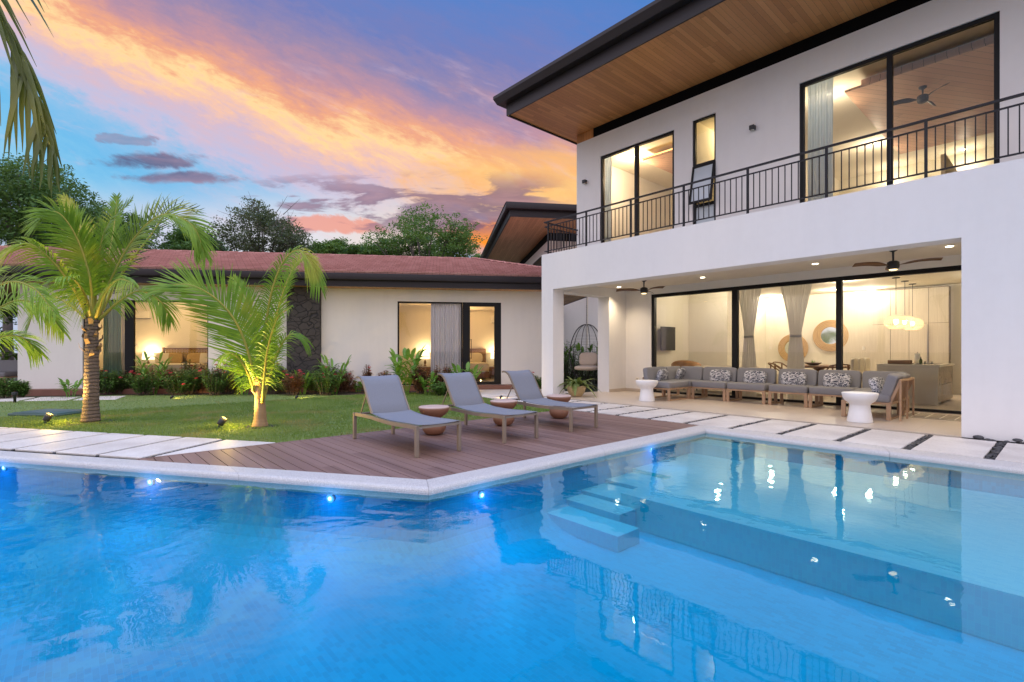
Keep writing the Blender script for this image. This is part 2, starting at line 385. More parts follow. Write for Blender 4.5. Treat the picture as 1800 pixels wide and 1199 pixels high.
# roof tiles
m, t, b = newmat('roof_tile'); p = objc(t)
v = xyz(t, p); wn = t.nodes.new('ShaderNodeTexWhiteNoise')
rr = ((v[1] + .84) / .28).floor()
t.links.new(combine(t, (v[0] / .24 + rr * .5).floor(), rr), wn.inputs['Vector']); rv = V(t, wn.outputs['Value'])
n = noise(t, p, 1.0, 4, .6)
base = ramp(t, rv * .6 + n * .4, [(0, (.42, .20, .17)), (.35, (.50, .25, .22)), (.7, (.57, .30, .27)), (1, (.62, .37, .32))])
ed = ((v[0] / .24 + rr * .5).frac()).lt(.035)
t.links.new(mixc(t, ed, base, (.05, .018, .016)), b.inputs['Base Color']); b.inputs['Roughness'].default_value = .55
# dark stone cladding
m, t, b = newmat('stone_clad'); p = pos(t)
vo = t.nodes.new('ShaderNodeTexVoronoi'); vo.feature = 'DISTANCE_TO_EDGE'; vo.inputs['Scale'].default_value = 3.6
mpn = t.nodes.new('ShaderNodeMapping'); mpn.inputs['Scale'].default_value = (1, 1, 1.5); t.links.new(p, mpn.inputs[0])
wob = noise(t, p, 3, 3, .5)
ad = t.nodes.new('ShaderNodeVectorMath'); ad.operation = 'ADD'; t.links.new(mpn.outputs[0], ad.inputs[0]); t.links.new(combine(t, wob * .35, wob * .3, wob * .4), ad.inputs[1])
t.links.new(ad.outputs[0], vo.inputs['Vector'])
v2 = t.nodes.new('ShaderNodeTexVoronoi'); v2.inputs['Scale'].default_value = 3.6; t.links.new(ad.outputs[0], v2.inputs['Vector'])
e_ = V(t, vo.outputs['Distance']).ss(.0, .06); n = noise(t, p, 14, 6, .7)
cc = mixc(t, n, (.020, .019, .020), (.065, .056, .052))
cc = mixc(t, V(t, v2.outputs['Color']) * .4, cc, (.08, .065, .052))
t.links.new(mixc(t, e_, (.012, .012, .014), cc), b.inputs['Base Color']); b.inputs['Roughness'].default_value = .75
bump(t, b, e_ + n * .4, .9, .03)
# patterned cushion
m, t, b = newmat('cushion_print'); p = objc(t); v = xyz(t, p)
vo = t.nodes.new('ShaderNodeTexVoronoi'); vo.feature = 'DISTANCE_TO_EDGE'; vo.inputs['Scale'].default_value = 16
wob = noise(t, p, 14, 2, .5)
t.links.new(combine(t, v[0] * .8 + wob * .14, v[1] * 1.0, v[2] * 1.7 + wob * .1), vo.inputs['Vector'])
l1 = V(t, vo.outputs['Distance']).lt(.085)
st = ((v[0] * 1.3 + v[2] * 2.2 + wob * .35) * 9.0).frac().lt(.30) * noise(t, p, 9, 1, .5).gt(.53)
t.links.new(mixc(t, l1.mx(st), (.035, .042, .075), (.62, .62, .64)), b.inputs['Base Color']); b.inputs['Roughness'].default_value = .9
# sling mesh of the loungers
m, t, b = newmat('sling'); p = objc(t); v = xyz(t, p)
wv_ = ((v[1] * 260).op('SINE') * .5 + .5) * ((v[0] * 260).op('SINE') * .5 + .5)
n = noise(t, p, 60, 3, .6)
t.links.new(mixc(t, n * .6, (.17, .18, .21), (.26, .27, .305)), b.inputs['Base Color']); b.inputs['Roughness'].default_value = .7

# rug
m, t, b = newmat('rug_weave'); p = pos(t); v = xyz(t, p)
l_ = ((v[0] / .22).frac().lt(.10)).mx((v[1] / .30).frac().lt(.08))
t.links.new(mixc(t, l_, mixc(t, noise(t, p, 40, 3, .7), (.16, .13, .10), (.32, .27, .21)), (.62, .55, .44)), b.inputs['Base Color']); b.inputs['Roughness'].default_value = .95
bump(t, b, noise(t, p, 90, 3, .7), .6, .01)
# cabinet fronts
m, t, b = newmat('cabinet_grain'); p = pos(t); v = xyz(t, p)
n = noise(t, combine(t, v[0] * 60, v[1], v[2] * 1.4), 1.0, 4, .6)
t.links.new(mixc(t, n.ss(.2, .8), (.62, .54, .42), (.72, .64, .51)), b.inputs['Base Color']); b.inputs['Roughness'].default_value = .5
m, t, b = newmat('mirror'); b.inputs['Metallic'].default_value = 1; b.inputs['Roughness'].default_value = .05; b.inputs['Base Color'].default_value = (.7, .75, .7, 1)
WARM = (1.0, .79, .52); WARM2 = (1.0, .58, .24)
emit('downlight_glow', (1, .86, .60), 9); emit('cove_glow', (1, .62, .22), 2.2); emit('bulb_glow', (1, .8, .5), 18)
emit('shade_glow', (1, .82, .50), 2.2); emit('pendant_glow', (.95, .76, .48), .38); emit('pool_lens', (.55, .75, 1), 5); emit('spot_lens', (1, .8, .35), 20)
emit('dim_bulb', (1, .72, .35), 3)

# ------------------------------------------------------------------ mesh builder
class MB:
    def __init__(s): s.v = []; s.f = []; s.sm = []
    def add(s, vs, fs, smooth=False):
        k = len(s.v); s.v += [tuple(a) for a in vs]; s.f += [tuple(i + k for i in q) for q in fs]; s.sm += [smooth] * len(fs)
        return s
    def box(s, x0, x1, y0, y1, z0, z1):
        if x0 > x1: x0, x1 = x1, x0
        if y0 > y1: y0, y1 = y1, y0
        return s.add([(x0, y0, z0), (x1, y0, z0), (x1, y1, z0), (x0, y1, z0), (x0, y0, z1), (x1, y0, z1), (x1, y1, z1), (x0, y1, z1)],
                     [(0, 3, 2, 1), (4, 5, 6, 7), (0, 1, 5, 4), (1, 2, 6, 5), (2, 3, 7, 6), (3, 0, 4, 7)])
    def obox(s, o, u, v, n):           # oriented box from a corner and three edge vectors
        o, u, v, n = map(Vector, (o, u, v, n)); P = [o, o + u, o + u + v, o + v]
        return s.add(P + [q + n for q in P], [(0, 3, 2, 1), (4, 5, 6, 7), (0, 1, 5, 4), (1, 2, 6, 5), (2, 3, 7, 6), (3, 0, 4, 7)])
    def prism(s, poly, z0, z1):
        n = len(poly); vs = [(p[0], p[1], z0) for p in poly] + [(p[0], p[1], z1) for p in poly]
        return s.add(vs, [tuple(range(n))[::-1], tuple(range(n, 2 * n))] + [(i, (i + 1) % n, n + (i + 1) % n, n + i) for i in range(n)])
    def bar(s, a, b, w_, h_=None, up=(0, 0, 1)):
        a, b = Vector(a), Vector(b); h_ = h_ or w_; d = (b - a)
        if d.length < 1e-6: return s
        dn_ = d.normalized(); up = Vector(up)
        if abs(dn_.dot(up)) > .98: up = Vector((1, 0, 0))
        sx = dn_.cross(up).normalized() * w_; sy = sx.cross(dn_).normalized() * h_
        return s.obox(a - sx / 2 - sy / 2, d, sx, sy)
    def tube(s, pts, r, n=8, caps=True):
        pts = [Vector(p) for p in pts]; rs = r if isinstance(r, (list, tuple)) else [r] * len(pts)
        vs = []; u = None
        for i, p in enumerate(pts):
            t_ = (pts[min(i + 1, len(pts) - 1)] - pts[max(i - 1, 0)]).normalized()
            if u is None: u = t_.cross(Vector((0, 0, 1)) if abs(t_.z) < .9 else Vector((1, 0, 0))).normalized()
            u = (u - t_ * u.dot(t_)).normalized(); w_ = t_.cross(u)
            vs += [p + (u * math.cos(2 * math.pi * k / n) + w_ * math.sin(2 * math.pi * k / n)) * rs[i] for k in range(n)]
        fs = [(i * n + k, i * n + (k + 1) % n, (i + 1) * n + (k + 1) % n, (i + 1) * n + k) for i in range(len(pts) - 1) for k in range(n)]
        s.add(vs, fs, True)
        if caps: k = len(s.v) - len(vs); s.f += [tuple(k + i for i in range(n))[::-1], tuple(k + len(vs) - n + i for i in range(n))]; s.sm += [False, False]
        return s
    def lathe(s, prof, n=32, c=(0, 0, 0), smooth=True, wob=None):
        vs = []
        for (r_, z) in prof:
            for k in range(n):
                a = 2 * math.pi * k / n; q = r_ * (wob(a, z) if wob else 1)
                vs.append((c[0] + q * math.cos(a), c[1] + q * math.sin(a), c[2] + z))
        m_ = len(prof)
        fs = [(i * n + k, i * n + (k + 1) % n, (i + 1) * n + (k + 1) % n, (i + 1) * n + k) for i in range(m_ - 1) for k in range(n)]
        s.add(vs, fs, smooth); k = len(s.v) - len(vs)
        s.f += [tuple(k + i for i in range(n))[::-1], tuple(k + len(vs) - n + i for i in range(n))]; s.sm += [False, False]
        return s
    def pillow(s, c, ex, ey, ez, p=.42, n=14, ax=None, q=None):
        """rounded superellipsoid, c centre, half sizes; ax optional rotation matrix"""
        ex2 = p; vs = []
        def pw(x, e): return math.copysign(abs(x) ** e, x)
        e2 = q if q else p
        for i in range(n + 1):
            la = -math.pi / 2 + math.pi * i / n
            for j in range(2 * n):
                lo = 2 * math.pi * j / (2 * n)
                o = Vector((ex * pw(math.cos(la), ex2) * pw(math.cos(lo), e2), ey * pw(math.cos(la), ex2) * pw(math.sin(lo), e2), ez * pw(math.sin(la), ex2)))
                if ax: o = ax @ o
                vs.append(Vector(c) + o)
        fs = [(i * 2 * n + j, i * 2 * n + (j + 1) % (2 * n), (i + 1) * 2 * n + (j + 1) % (2 * n), (i + 1) * 2 * n + j) for i in range(n) for j in range(2 * n)]
        return s.add(vs, fs, True)
    def mesh(s, name, mat):
        me = bpy.data.meshes.new(name); me.from_pydata(s.v, [], s.f); me.validate(); 
        if len(me.polygons) == len(s.sm): me.polygons.foreach_set('use_smooth', s.sm)
        me.materials.append(MATS[mat]); me.update(); return me
    def build(s, name, mat, parent=None, bevel=0, org=None, world=False, seg=2):
        """org: object origin; world: vertices are world coordinates even when a parent is given"""
        vs = s.v
        if parent is not None and world:
            inv = Matrix.LocRotScale(parent['_loc'], Matrix.Rotation(parent['_rz'], 3, 'Z').to_quaternion(), None).inverted()
            s.v = [tuple(inv @ Vector(q)) for q in vs]
        elif parent is None:
            if org is None:
                xs = [q[0] for q in vs]; ys = [q[1] for q in vs]; zs = [q[2] for q in vs]
                org = ((min(xs) + max(xs)) / 2, (min(ys) + max(ys)) / 2, min(zs))
            s.v = [(q[0] - org[0], q[1] - org[1], q[2] - org[2]) for q in vs]
        me = s.mesh(name, mat)
        if bevel:
            bm = bmesh.new(); bm.from_mesh(me); bmesh.ops.remove_doubles(bm, verts=bm.verts, dist=1e-5)
            ed = [e for e in bm.edges if len(e.link_faces) == 2 and e.calc_face_angle(0) > .6]
            bmesh.ops.bevel(bm, geom=ed, offset=bevel, segments=seg, profile=.5, affect='EDGES', clamp_overlap=True)
            bm.to_mesh(me); bm.free()
            if seg > 1:
                me.polygons.foreach_set('use_smooth', [True] * len(me.polygons))
                me.set_sharp_from_angle(angle=R_(50))
        o = bpy.data.objects.new(name, me); C.objects.link(o)
        if parent is not None: o.parent = parent
        elif org is not None: o.location = org
        o['_loc'] = tuple(parent['_loc']) if parent is not None else tuple(org or (0, 0, 0)); o['_rz'] = parent['_rz'] if parent is not None else 0.0
        return o
def thing(name, label, cat, loc=(0, 0, 0), rz=0.0, group=None):
    o = bpy.data.objects.new(name, None); C.objects.link(o); o.empty_display_size = .2
    o.location = loc; o.rotation_euler = (0, 0, rz); o['label'] = label; o['category'] = cat
    if group: o['group'] = group
    o['_loc'] = tuple(loc); o['_rz'] = rz; return o
def tag(o, label, cat, group=None):
    o['label'] = label; o['category'] = cat
    if group: o['group'] = group
    return o
def struct(o): o['kind'] = 'structure'; return o
def stuff(o, label=None, cat=None):
    o['kind'] = 'stuff'
    if label: o['label'] = label; o['category'] = cat
    return o
def reparent(o, p):
    """make a part (already in world coordinates with world flag) a sub-part: both share the thing's frame"""
    o.parent = p; return o
def copy_tree(o, parent=None, **kw):
    c = o.copy(); C.objects.link(c); c.parent = parent
    for ch in list(o.children): copy_tree(ch, c)
    for k, v_ in kw.items(): c[k] = v_
    return c
def lamp(parent, loc, energy, color=WARM, kind='POINT', size=.05, rot=None, spot=None, world=False, blend=.6, name='light'):
    l = bpy.data.lights.new(name, kind); l.energy = energy; l.color = color
    if kind == 'AREA': l.size = size
    else: l.shadow_soft_size = size
    if spot: l.spot_size = R_(spot); l.spot_blend = blend
    o = bpy.data.objects.new(name, l); C.objects.link(o)
    if parent is not None:
        o.parent = parent
        if world:
            inv = Matrix.LocRotScale(parent['_loc'], Matrix.Rotation(parent['_rz'], 3, 'Z').to_quaternion(), None).inverted(); loc = inv @ Vector(loc)
    o.location = loc
    if rot: o.rotation_euler = rot
    return o
# ================================================================== SETTING
TW = Vector((math.cos(R_(56.4)), math.sin(R_(56.4)), 0)); NW = Vector((math.sin(R_(56.4)), -math.cos(R_(56.4)), 0))
W0 = Vector((-13.493, 11.459, 0))
def wl(t_, n_, z=0.): return W0 + TW * t_ + NW * n_ + Vector((0, 0, z))
def tw(px, py=600):
    return (Pp(px, py, (W0.x, W0.y), 56.4) - W0).dot(TW)
SL = .6724                                        # slope of the pool's slanting side
POOL = [(-4.17, 8.10), (-4.17, 2.62), (-9.70, -1.10), (6.0, -1.10), (6.0, 8.10)]
def offset_poly(P, d):
    out = []; n = len(P)
    for i in range(n):
        a, b_, c = Vector(P[i - 1]), Vector(P[i]), Vector(P[(i + 1) % n])
        e1 = (b_ - a).normalized(); e2 = (c - b_).normalized()
        n1_ = Vector((e1.y, -e1.x)); n2_ = Vector((e2.y, -e2.x))
        k = (n1_ + n2_); k = k / max(.2, k.dot(n1_))
        out.append(tuple(b_ - k * d) if False else tuple(b_ + k * d))
    return out
# orientation: POOL runs anticlockwise when seen from above -> outward normal is (e.y,-e.x)
OUT3 = offset_poly(POOL, .30); OUTW = offset_poly(POOL, .02)
OUT3[0] = (OUT3[0][0], 8.48); OUT3[-1] = (OUT3[-1][0], 8.48)
def sheet(name, outer, holes, z, mat):
    bm = bmesh.new(); es = []
    for loop in [outer] + holes:
        vs = [bm.verts.new((p[0], p[1], z)) for p in loop]
        es += [bm.edges.new((vs[i], vs[(i + 1) % len(vs)])) for i in range(len(vs))]
    bmesh.ops.triangle_fill(bm, edges=es, use_beauty=True, normal=(0, 0, 1))
    for f_ in bm.faces:
        if f_.normal.z < 0: f_.normal_flip()
    me = bpy.data.meshes.new(name); bm.to_mesh(me); bm.free(); me.materials.append(MATS[mat])
    o = bpy.data.objects.new(name, me); C.objects.link(o); return struct(o)
sheet('ground', [(-400, -400), (400, -400), (400, 400), (-400, 400)], [offset_poly(POOL, .15)], -.06, 'ground_earth')
LAWN = [(-7.78, 2.33), (-7.78, 8.52), (-11.4, 8.93), (-13.65, 10.15), (-13.9, 8.9), (-14.45, 7.4), (-14.8, 6.3), (-16.4, 4.7), (-18.2, 2.5), (-19.9, .4), (-18.9, -1.5), (-26, -7), (-24, -8.6), (-8.35 - 12 * .84, 1.93 - 12 * .565)]
sheet('lawn', LAWN, [], -.012, 'lawn_ground')
sheet('planting_bed', [(-13.65, 10.15), (-13.9, 8.9), (-14.45, 7.4), (-14.8, 6.3), (-16.4, 4.7), (-18.2, 2.5), (-19.9, .4), tuple(wl(-14, .1))[:2], tuple(wl(-1.2, .1))[:2]], [], -.02, 'soil')
# coping
mb = MB(); rnd = random.Random(3)
mb_segs = []
for i in range(5):
    a, b_ = Vector(POOL[i]), Vector(POOL[(i + 1) % 5]); A_, B_ = Vector(OUT3[i]), Vector(OUT3[(i + 1) % 5])
    n = max(1, round((b_ - a).length / 2.35))
    for k in range(n):
        t0, t1 = k / n, (k + 1) / n
        g = .0018 / (b_ - a).length
        t0_, t1_ = (t0 + (g if k else g)), (t1 - g)
        wd_ = (A_ - a).length; prof = [(0, -.13), (0, -.038), (.004, -.020), (.014, -.006), (.030, .004), (.052, .010), (.29, .012), (.297, .008), (.30, 0), (.30, -.13)]
        vs = []
        for tt in (t0_, t1_):
            for (u, z) in prof: q = a.lerp(b_, tt).lerp(A_.lerp(B_, tt), u / .30); vs.append((q.x, q.y, z))
        m_ = len(prof); mb.add(vs, [(j_, j_ + 1, m_ + j_ + 1, m_ + j_) for j_ in range(m_ - 1)] + [tuple(range(m_))[::-1], tuple(range(m_, 2 * m_))], False)
struct(mb.build('pool_coping', 'coping_stone', org=(-4.3, 4, -.14)))
# basin
ZS, ZF, YS = -.33, -.70, 4.87
P = OUTW; mb = MB(); rings = []
for (u, z) in ((0, -.2), (0, -.32), (.02, -.42), (.07, -.51), (.16, -.59), (.30, -.655), (.48, -.692), (.70, ZF - .012)): rings.append([(q[0], q[1], z) for q in offset_poly(P, -u)])
m2b = MB()
for q_, (r0_, r1_) in enumerate(zip(rings, rings[1:])):
    for i in range(5): j_ = (i + 1) % 5; (mb if q_ < 3 else m2b).add([r0_[i], r0_[j_], r1_[j_], r1_[i]], [(0, 1, 2, 3)], True)
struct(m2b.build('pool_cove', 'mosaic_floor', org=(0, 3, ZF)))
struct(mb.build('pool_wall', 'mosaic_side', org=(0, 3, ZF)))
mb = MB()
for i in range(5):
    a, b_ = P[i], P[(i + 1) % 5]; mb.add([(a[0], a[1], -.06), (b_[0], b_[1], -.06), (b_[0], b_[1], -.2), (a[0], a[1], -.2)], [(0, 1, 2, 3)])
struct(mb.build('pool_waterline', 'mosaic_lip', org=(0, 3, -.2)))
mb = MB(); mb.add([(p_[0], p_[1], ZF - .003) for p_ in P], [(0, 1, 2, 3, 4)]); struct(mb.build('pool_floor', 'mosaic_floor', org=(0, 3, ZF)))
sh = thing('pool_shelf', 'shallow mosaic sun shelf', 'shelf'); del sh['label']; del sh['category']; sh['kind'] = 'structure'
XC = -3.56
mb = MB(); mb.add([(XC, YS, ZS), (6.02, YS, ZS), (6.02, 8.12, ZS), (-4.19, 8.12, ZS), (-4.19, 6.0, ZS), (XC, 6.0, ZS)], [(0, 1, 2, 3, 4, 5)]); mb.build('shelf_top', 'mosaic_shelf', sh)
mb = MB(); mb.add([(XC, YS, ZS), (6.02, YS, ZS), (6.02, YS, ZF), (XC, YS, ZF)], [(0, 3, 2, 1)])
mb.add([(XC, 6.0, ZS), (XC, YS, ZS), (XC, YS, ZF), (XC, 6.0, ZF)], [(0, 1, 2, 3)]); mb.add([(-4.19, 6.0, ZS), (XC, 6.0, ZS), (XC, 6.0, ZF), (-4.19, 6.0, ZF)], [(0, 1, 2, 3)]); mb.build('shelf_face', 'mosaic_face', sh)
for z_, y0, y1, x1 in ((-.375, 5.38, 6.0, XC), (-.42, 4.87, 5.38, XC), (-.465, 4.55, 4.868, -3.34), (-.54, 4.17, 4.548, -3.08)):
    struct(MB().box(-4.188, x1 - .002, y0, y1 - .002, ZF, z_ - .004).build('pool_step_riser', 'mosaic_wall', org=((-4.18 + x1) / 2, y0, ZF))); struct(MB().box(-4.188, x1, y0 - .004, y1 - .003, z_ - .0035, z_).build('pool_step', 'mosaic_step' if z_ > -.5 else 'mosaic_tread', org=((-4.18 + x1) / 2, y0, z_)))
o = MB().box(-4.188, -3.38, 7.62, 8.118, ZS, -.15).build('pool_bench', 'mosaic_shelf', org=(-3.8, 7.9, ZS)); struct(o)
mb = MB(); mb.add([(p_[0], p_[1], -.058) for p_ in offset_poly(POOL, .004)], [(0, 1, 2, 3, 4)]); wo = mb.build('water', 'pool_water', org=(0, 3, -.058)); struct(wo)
def pool_light(pt, nrm, label, pw=3.0):
    o = thing('pool_light', label, 'pool light', tuple(pt), 0, 'small lamps set in the pool wall')
    n_ = Vector(nrm); q = n_.to_track_quat('Z', 'Y').to_matrix()
    a = MB().lathe([(.001, 0), (.048, 0), (.048, .008), (.034, .012), (.001, .012)], 20); a.v = [tuple(q @ Vector(v_)) for v_ in a.v]; a.build('rim', 'white_concrete', o)
    a = MB().lathe([(.001, .012), (.020, .016), (.001, .022)], 16); a.v = [tuple(q @ Vector(v_)) for v_ in a.v]; a.build('lens', 'pool_lens', o)
    lamp(o, n_ * .10 + Vector((0, 0, -.02)), .9, (.10, .30, 1.0), size=.03); lamp(o, n_ * .45 + Vector((0, 0, -.05)), pw, (.05, .50, 1.0), size=.12)
nl = Vector((.558, -.83, 0)); la = 33.92
for px, lab in (((8, 822), 'glowing pool light at the far left end of the slanting pool wall'), ((265, 847), 'glowing pool light in the slanting wall below the stone slab walkway'), ((581, 876), 'glowing pool light in the slanting wall below the front of the deck')):
    q = Pp(px[0], px[1], (-4.19, 2.62), la); pool_light((q.x, q.y, q.z), nl, lab)
for px, lab in (((846, 870), 'glowing pool light just past the pool corner, between corner and steps'), ((1143, 789), 'glowing pool light beside the shallow shelf, past the pool steps')):
    q = Xp(px[0], px[1], -4.19); pool_light((q.x, q.y, q.z), (1, 0, 0), lab, 3.0 if px[0] < 1000 else .8)
# deck
mb = MB(); y = .66; rnd = random.Random(5)
def cx_(yy): return min(-4.463, -4.463 + (yy - 2.778) / SL) - .006
while y < 8.50:
    ya, yb = y, min(y + .138, 8.55)
    if cx_(ya) > -7.70:
        dz_ = rnd.uniform(-.0012, .0012)
        mb.prism([(-7.70, ya), (cx_(ya), ya), (cx_(yb), yb), (-7.70, yb)], -.03, dz_)
    y += .148
struct(mb.build('deck', 'deck_board_b', org=(-6, 5, -.03)))
mb = MB(); mb.prism([(-7.70, .70), (-4.48, 2.80), (-4.48, 8.55), (-7.70, 8.55)], -.055, -.036); struct(mb.build('deck_underlay', 'void_black', org=(-6, 5, -.055)))
mb = MB(); mb.box(-7.742, -7.703, .63, 8.55, -.05, .002); struct(mb.build('deck_edge', 'deck_board_b', org=(-7.72, 5, -.05)))
# stone slabs (each a slab of its own)
def slab(poly, label, grp, z=0.0):
    a = MB().prism(poly, z - .03, z); o = a.build('stone_slab', 'slab_stone', bevel=.006, seg=1); o['kind'] = 'thing'; return tag(o, label, 'paving slab', grp)
ORD = ['first', 'second', 'third', 'fourth', 'fifth', 'sixth', 'seventh', 'eighth', 'ninth', 'tenth', 'eleventh', 'twelfth', 'thirteenth', 'fourteenth', 'fifteenth', 'sixteenth']
gaps = [-.72, -1.55, -2.37, -3.19, -3.99, -4.83, -5.62, -6.40, -7.18, -7.98, -8.78, -9.60]
xs_ = [.14] + gaps + [-10.4]
GR = 'stone slabs between patio and pool'
slab([(.2, 8.60), (1.0, 8.60), (1.0, 10.28), (.2, 10.28)], 'stone slab beside the pool beyond the right edge of the walkway in view', GR)
for k in range(len(xs_) - 1):
    x1, x0 = xs_[k] - .055, xs_[k + 1] + .055
    y0_, y1_ = (8.60 if k < 7 else 8.62), 10.28
    lab = 'pale stone slab cut by the right edge of the photo, below the white house wall' if k == 0 else '%s square patio slab, counted from the slab cut off at the photo edge' % ORD[k]
    slab([(x0, y0_), (x1, y0_), (x1, y1_), (x0, y1_)], lab, GR)
GL = 'stone slabs between lawn and pool'
slab([(-7.79, .82), (-7.79, 2.28), (-8.52, 1.79)], 'triangular stone slab where the lawn walkway meets the deck', GL)
NU = Vector((-.632, -.4235)); Nn, Nf = Vector((-7.79, .70)), Vector((-8.60, 1.775))
for k in range(12):
    a0 = Nn + NU * k; a1 = Nn + NU * (k + 1); f0 = Nf + NU * k; f1 = Nf + NU * (k + 1); e = NU.normalized() * .036
    slab([tuple(a0 + e), tuple(f0 + e), tuple(f1 - e), tuple(a1 - e)][::-1], '%s slab between lawn and pool, counted from the triangular one' % ORD[k], GL)
GM = 'stone slabs between terrace door and patio'
for k in range(5):
    n0 = .40 + .55 * k; segs = [(-1.0, .35), (.40, 1.75)] if k % 2 else [(-1.0, 1.0), (1.05, 2.1)]
    if k >= 4: segs = [(-1.0, .1)]
    for j, (a_, c_) in enumerate(segs):
        P4 = [wl(a_, n0 + .48), wl(c_, n0 + .48), wl(c_, n0), wl(a_, n0)]
        slab([(v_.x, v_.y) for v_ in P4], '%s long stone strip out from the bedroom door, %s half' % (ORD[k], 'lawn' if j == 0 else 'house'), GM)
for k, (x0, x1) in enumerate(((-11.25, -10.5),)):
    slab([(x0, 8.98), (x1, 8.90), (x1, 10.2), (x0, 9.6)], 'irregular stone slab by the foot of the white corner column', GM)
GK = 'stone slabs by the far left corner of the lawn'
for k in range(3):
    b0 = Vector((-19.3, -1.9)) + Vector((.62, 1.05)) * k * .95; e1 = Vector((.58, .98)) * .9; e2 = Vector((-1.15, .3))
    slab([tuple(b0), tuple(b0 + e1), tuple(b0 + e1 + e2), tuple(b0 + e2)], '%s white slab at the far left corner of the lawn, counted from the photo edge' % ORD[k], GK)
# pebbles
ico = bmesh.new(); bmesh.ops.create_icosphere(ico, subdivisions=1, radius=1); icv = [v_.co.copy() for v_ in ico.verts]; icf = [tuple(v_.index for v_ in f_.verts) for f_ in ico.faces]; ico.free()
ico = bmesh.new(); bmesh.ops.create_icosphere(ico, subdivisions=2, radius=1); icv2 = [v_.co.copy() for v_ in ico.verts]; icf2 = [tuple(v_.index for v_ in f_.verts) for f_ in ico.faces]; ico.free()
def peb(mb, x, y, z, s_, rnd, flat=.45, hi=False):
    q = Matrix.Rotation(rnd.uniform(0, 6.28), 3, 'Z') @ Matrix.Rotation(rnd.uniform(-.3, .3), 3, 'X')
    cv, cf = (icv2, icf2) if hi else (icv, icf)
    mb.add([Vector((x, y, z)) + q @ Vector((v_.x * s_ * 1.25, v_.y * s_ * .85, v_.z * s_ * flat)) for v_ in cv], cf, True)
mb = MB(); rnd = random.Random(11)
for g in gaps[:9] + gaps[9:]:
    yy = 8.62
    while yy < 10.36:
        for _ in range(2): peb(mb, g + rnd.uniform(-.04, .04), yy + rnd.uniform(-.02, .02), rnd.uniform(-.035, -.012), rnd.uniform(.018, .034), rnd, .5, True)
        yy += .042
xx = -10.3
while xx < 1.6:
    peb(mb, xx, 10.34 + rnd.uniform(-.02, .02), -.025, rnd.uniform(.015, .03), rnd)
    if rnd.random() < .8: peb(mb, xx, 8.545 + rnd.uniform(-.02, .02), -.018, rnd.uniform(.015, .034), rnd)
    xx += .05
for k in range(42):
    peb(mb, rnd.uniform(-1.12, 1.8), 10.33 + rnd.uniform(-.02, .02), .0, rnd.uniform(.03, .06), rnd, .55, True)
peb(mb, -.98, 10.335, .03, .055, rnd, .6, True); peb(mb, -.56, 10.32, .045, .05, rnd, .5, True)
for k in range(13):
    a0 = Nn + NU * k; f0 = Nf + NU * k
    for j in range(44):
        q = a0.lerp(f0, j / 43); peb(mb, q.x + rnd.uniform(-.012, .012), q.y + rnd.uniform(-.01, .01), -.018, rnd.uniform(.016, .026), rnd); peb(mb, q.x + rnd.uniform(-.02, .02), q.y + rnd.uniform(-.02, .02), -.024, rnd.uniform(.016, .026), rnd)
for k in range(230):
    t_ = k / 230; q = Vector((-7.72, .62)).lerp(Vector((-15.4, -4.54)), t_)
    peb(mb, q.x + rnd.uniform(-.03, .03) , q.y + rnd.uniform(-.01, .05), -.03, rnd.uniform(.014, .032), rnd)
stuff(mb.build('pebbles', 'pebble', org=(-4, 9, -.06)), 'dark grey river pebbles filling the joints between slabs', 'pebbles')
# patio floor
struct(MB().box(-10.41, -1.18, 10.40, 13.86, -.05, .008).build('patio_floor', 'patio_tile', org=(-5, 12, -.05)))

# ================================================================== MAIN HOUSE
def wallx(mb, x0, x1, y0, y1, z0, z1, ops=()):
    """wall along x with openings (x0,x1,z0,z1)"""
    ops = sorted(ops); cx0 = x0
    for (a, b_, c, d) in ops:
        if a > cx0: mb.box(cx0, a, y0, y1, z0, z1)
        if c > z0: mb.box(a, b_, y0, y1, z0, c)
        if d < z1: mb.box(a, b_, y0, y1, d, z1)
        cx0 = b_
    if cx0 < x1: mb.box(cx0, x1, y0, y1, z0, z1)
    return mb
H = thing('main_house', 'white two storey house with dark overhanging roof, balcony and open patio', 'house', (-4, 14, 0))
HW = dict(parent=H, world=True)
YU = 11.9; ZC = 3.35; YSL = 13.9
mb = MB()
wallx(mb, -10.41, 5.5, 10.40, 10.85, 0, 4.15, [(-9.95, -1.18, 0, 3.11)])
mb.box(-10.41, -9.95, 10.85, 13.0, 3.07, 4.05)                       # side beam over the garden opening
mb.box(-10.41, -9.95, 13.0, YSL, 0, 4.05)
mb.build('patio_wall', 'white_stucco', **HW)
mb = MB(); wallx(mb, -10.41, 5.5, YSL, YSL + .25, 0, 4.05, [(-8.98, 3.2, 0, 3.13)])
mb.box(-1.18, 5.5, 10.85, YSL, 0, .1); mb.box(-1.02, -.9, 10.85, YSL, .1, 3.35)
mb.build('patio_back_wall', 'white_stucco', **HW)
MB().box(-9.95, -1.02, 10.85, YSL, ZC, 4.04).build('patio_ceiling', 'ceiling_white', **HW)
MB().box(-9.946, -9.0, YSL - .014, YSL - .001, .009, .10).box(-9.949, -9.936, 13.0, YSL - .015, .009, .10).build('skirting', 'patio_tile', **HW)
MB().box(-10.43, 5.5, 10.86, YU + .02, 4.041, 4.10).build('balcony_floor', 'slab_stone', **HW)
WIN = [(-9.43, -7.0, 4.12, 7.15), (-6.48, -5.87, 4.12, 7.20), (-3.99, -.86, 4.12, 7.16)]
mb = MB(); wallx(mb, -10.36, 5.5, YU, YU + .22, 4.05, 7.80, WIN)
mb.box(-10.36, -10.14, YU + .22, 21.2, 3.2, 7.80); mb.box(-10.14, 5.5, 20.98, 21.2, 0, 7.80); mb.box(5.28, 5.5, 10.86, 20.98, 0, 7.80)
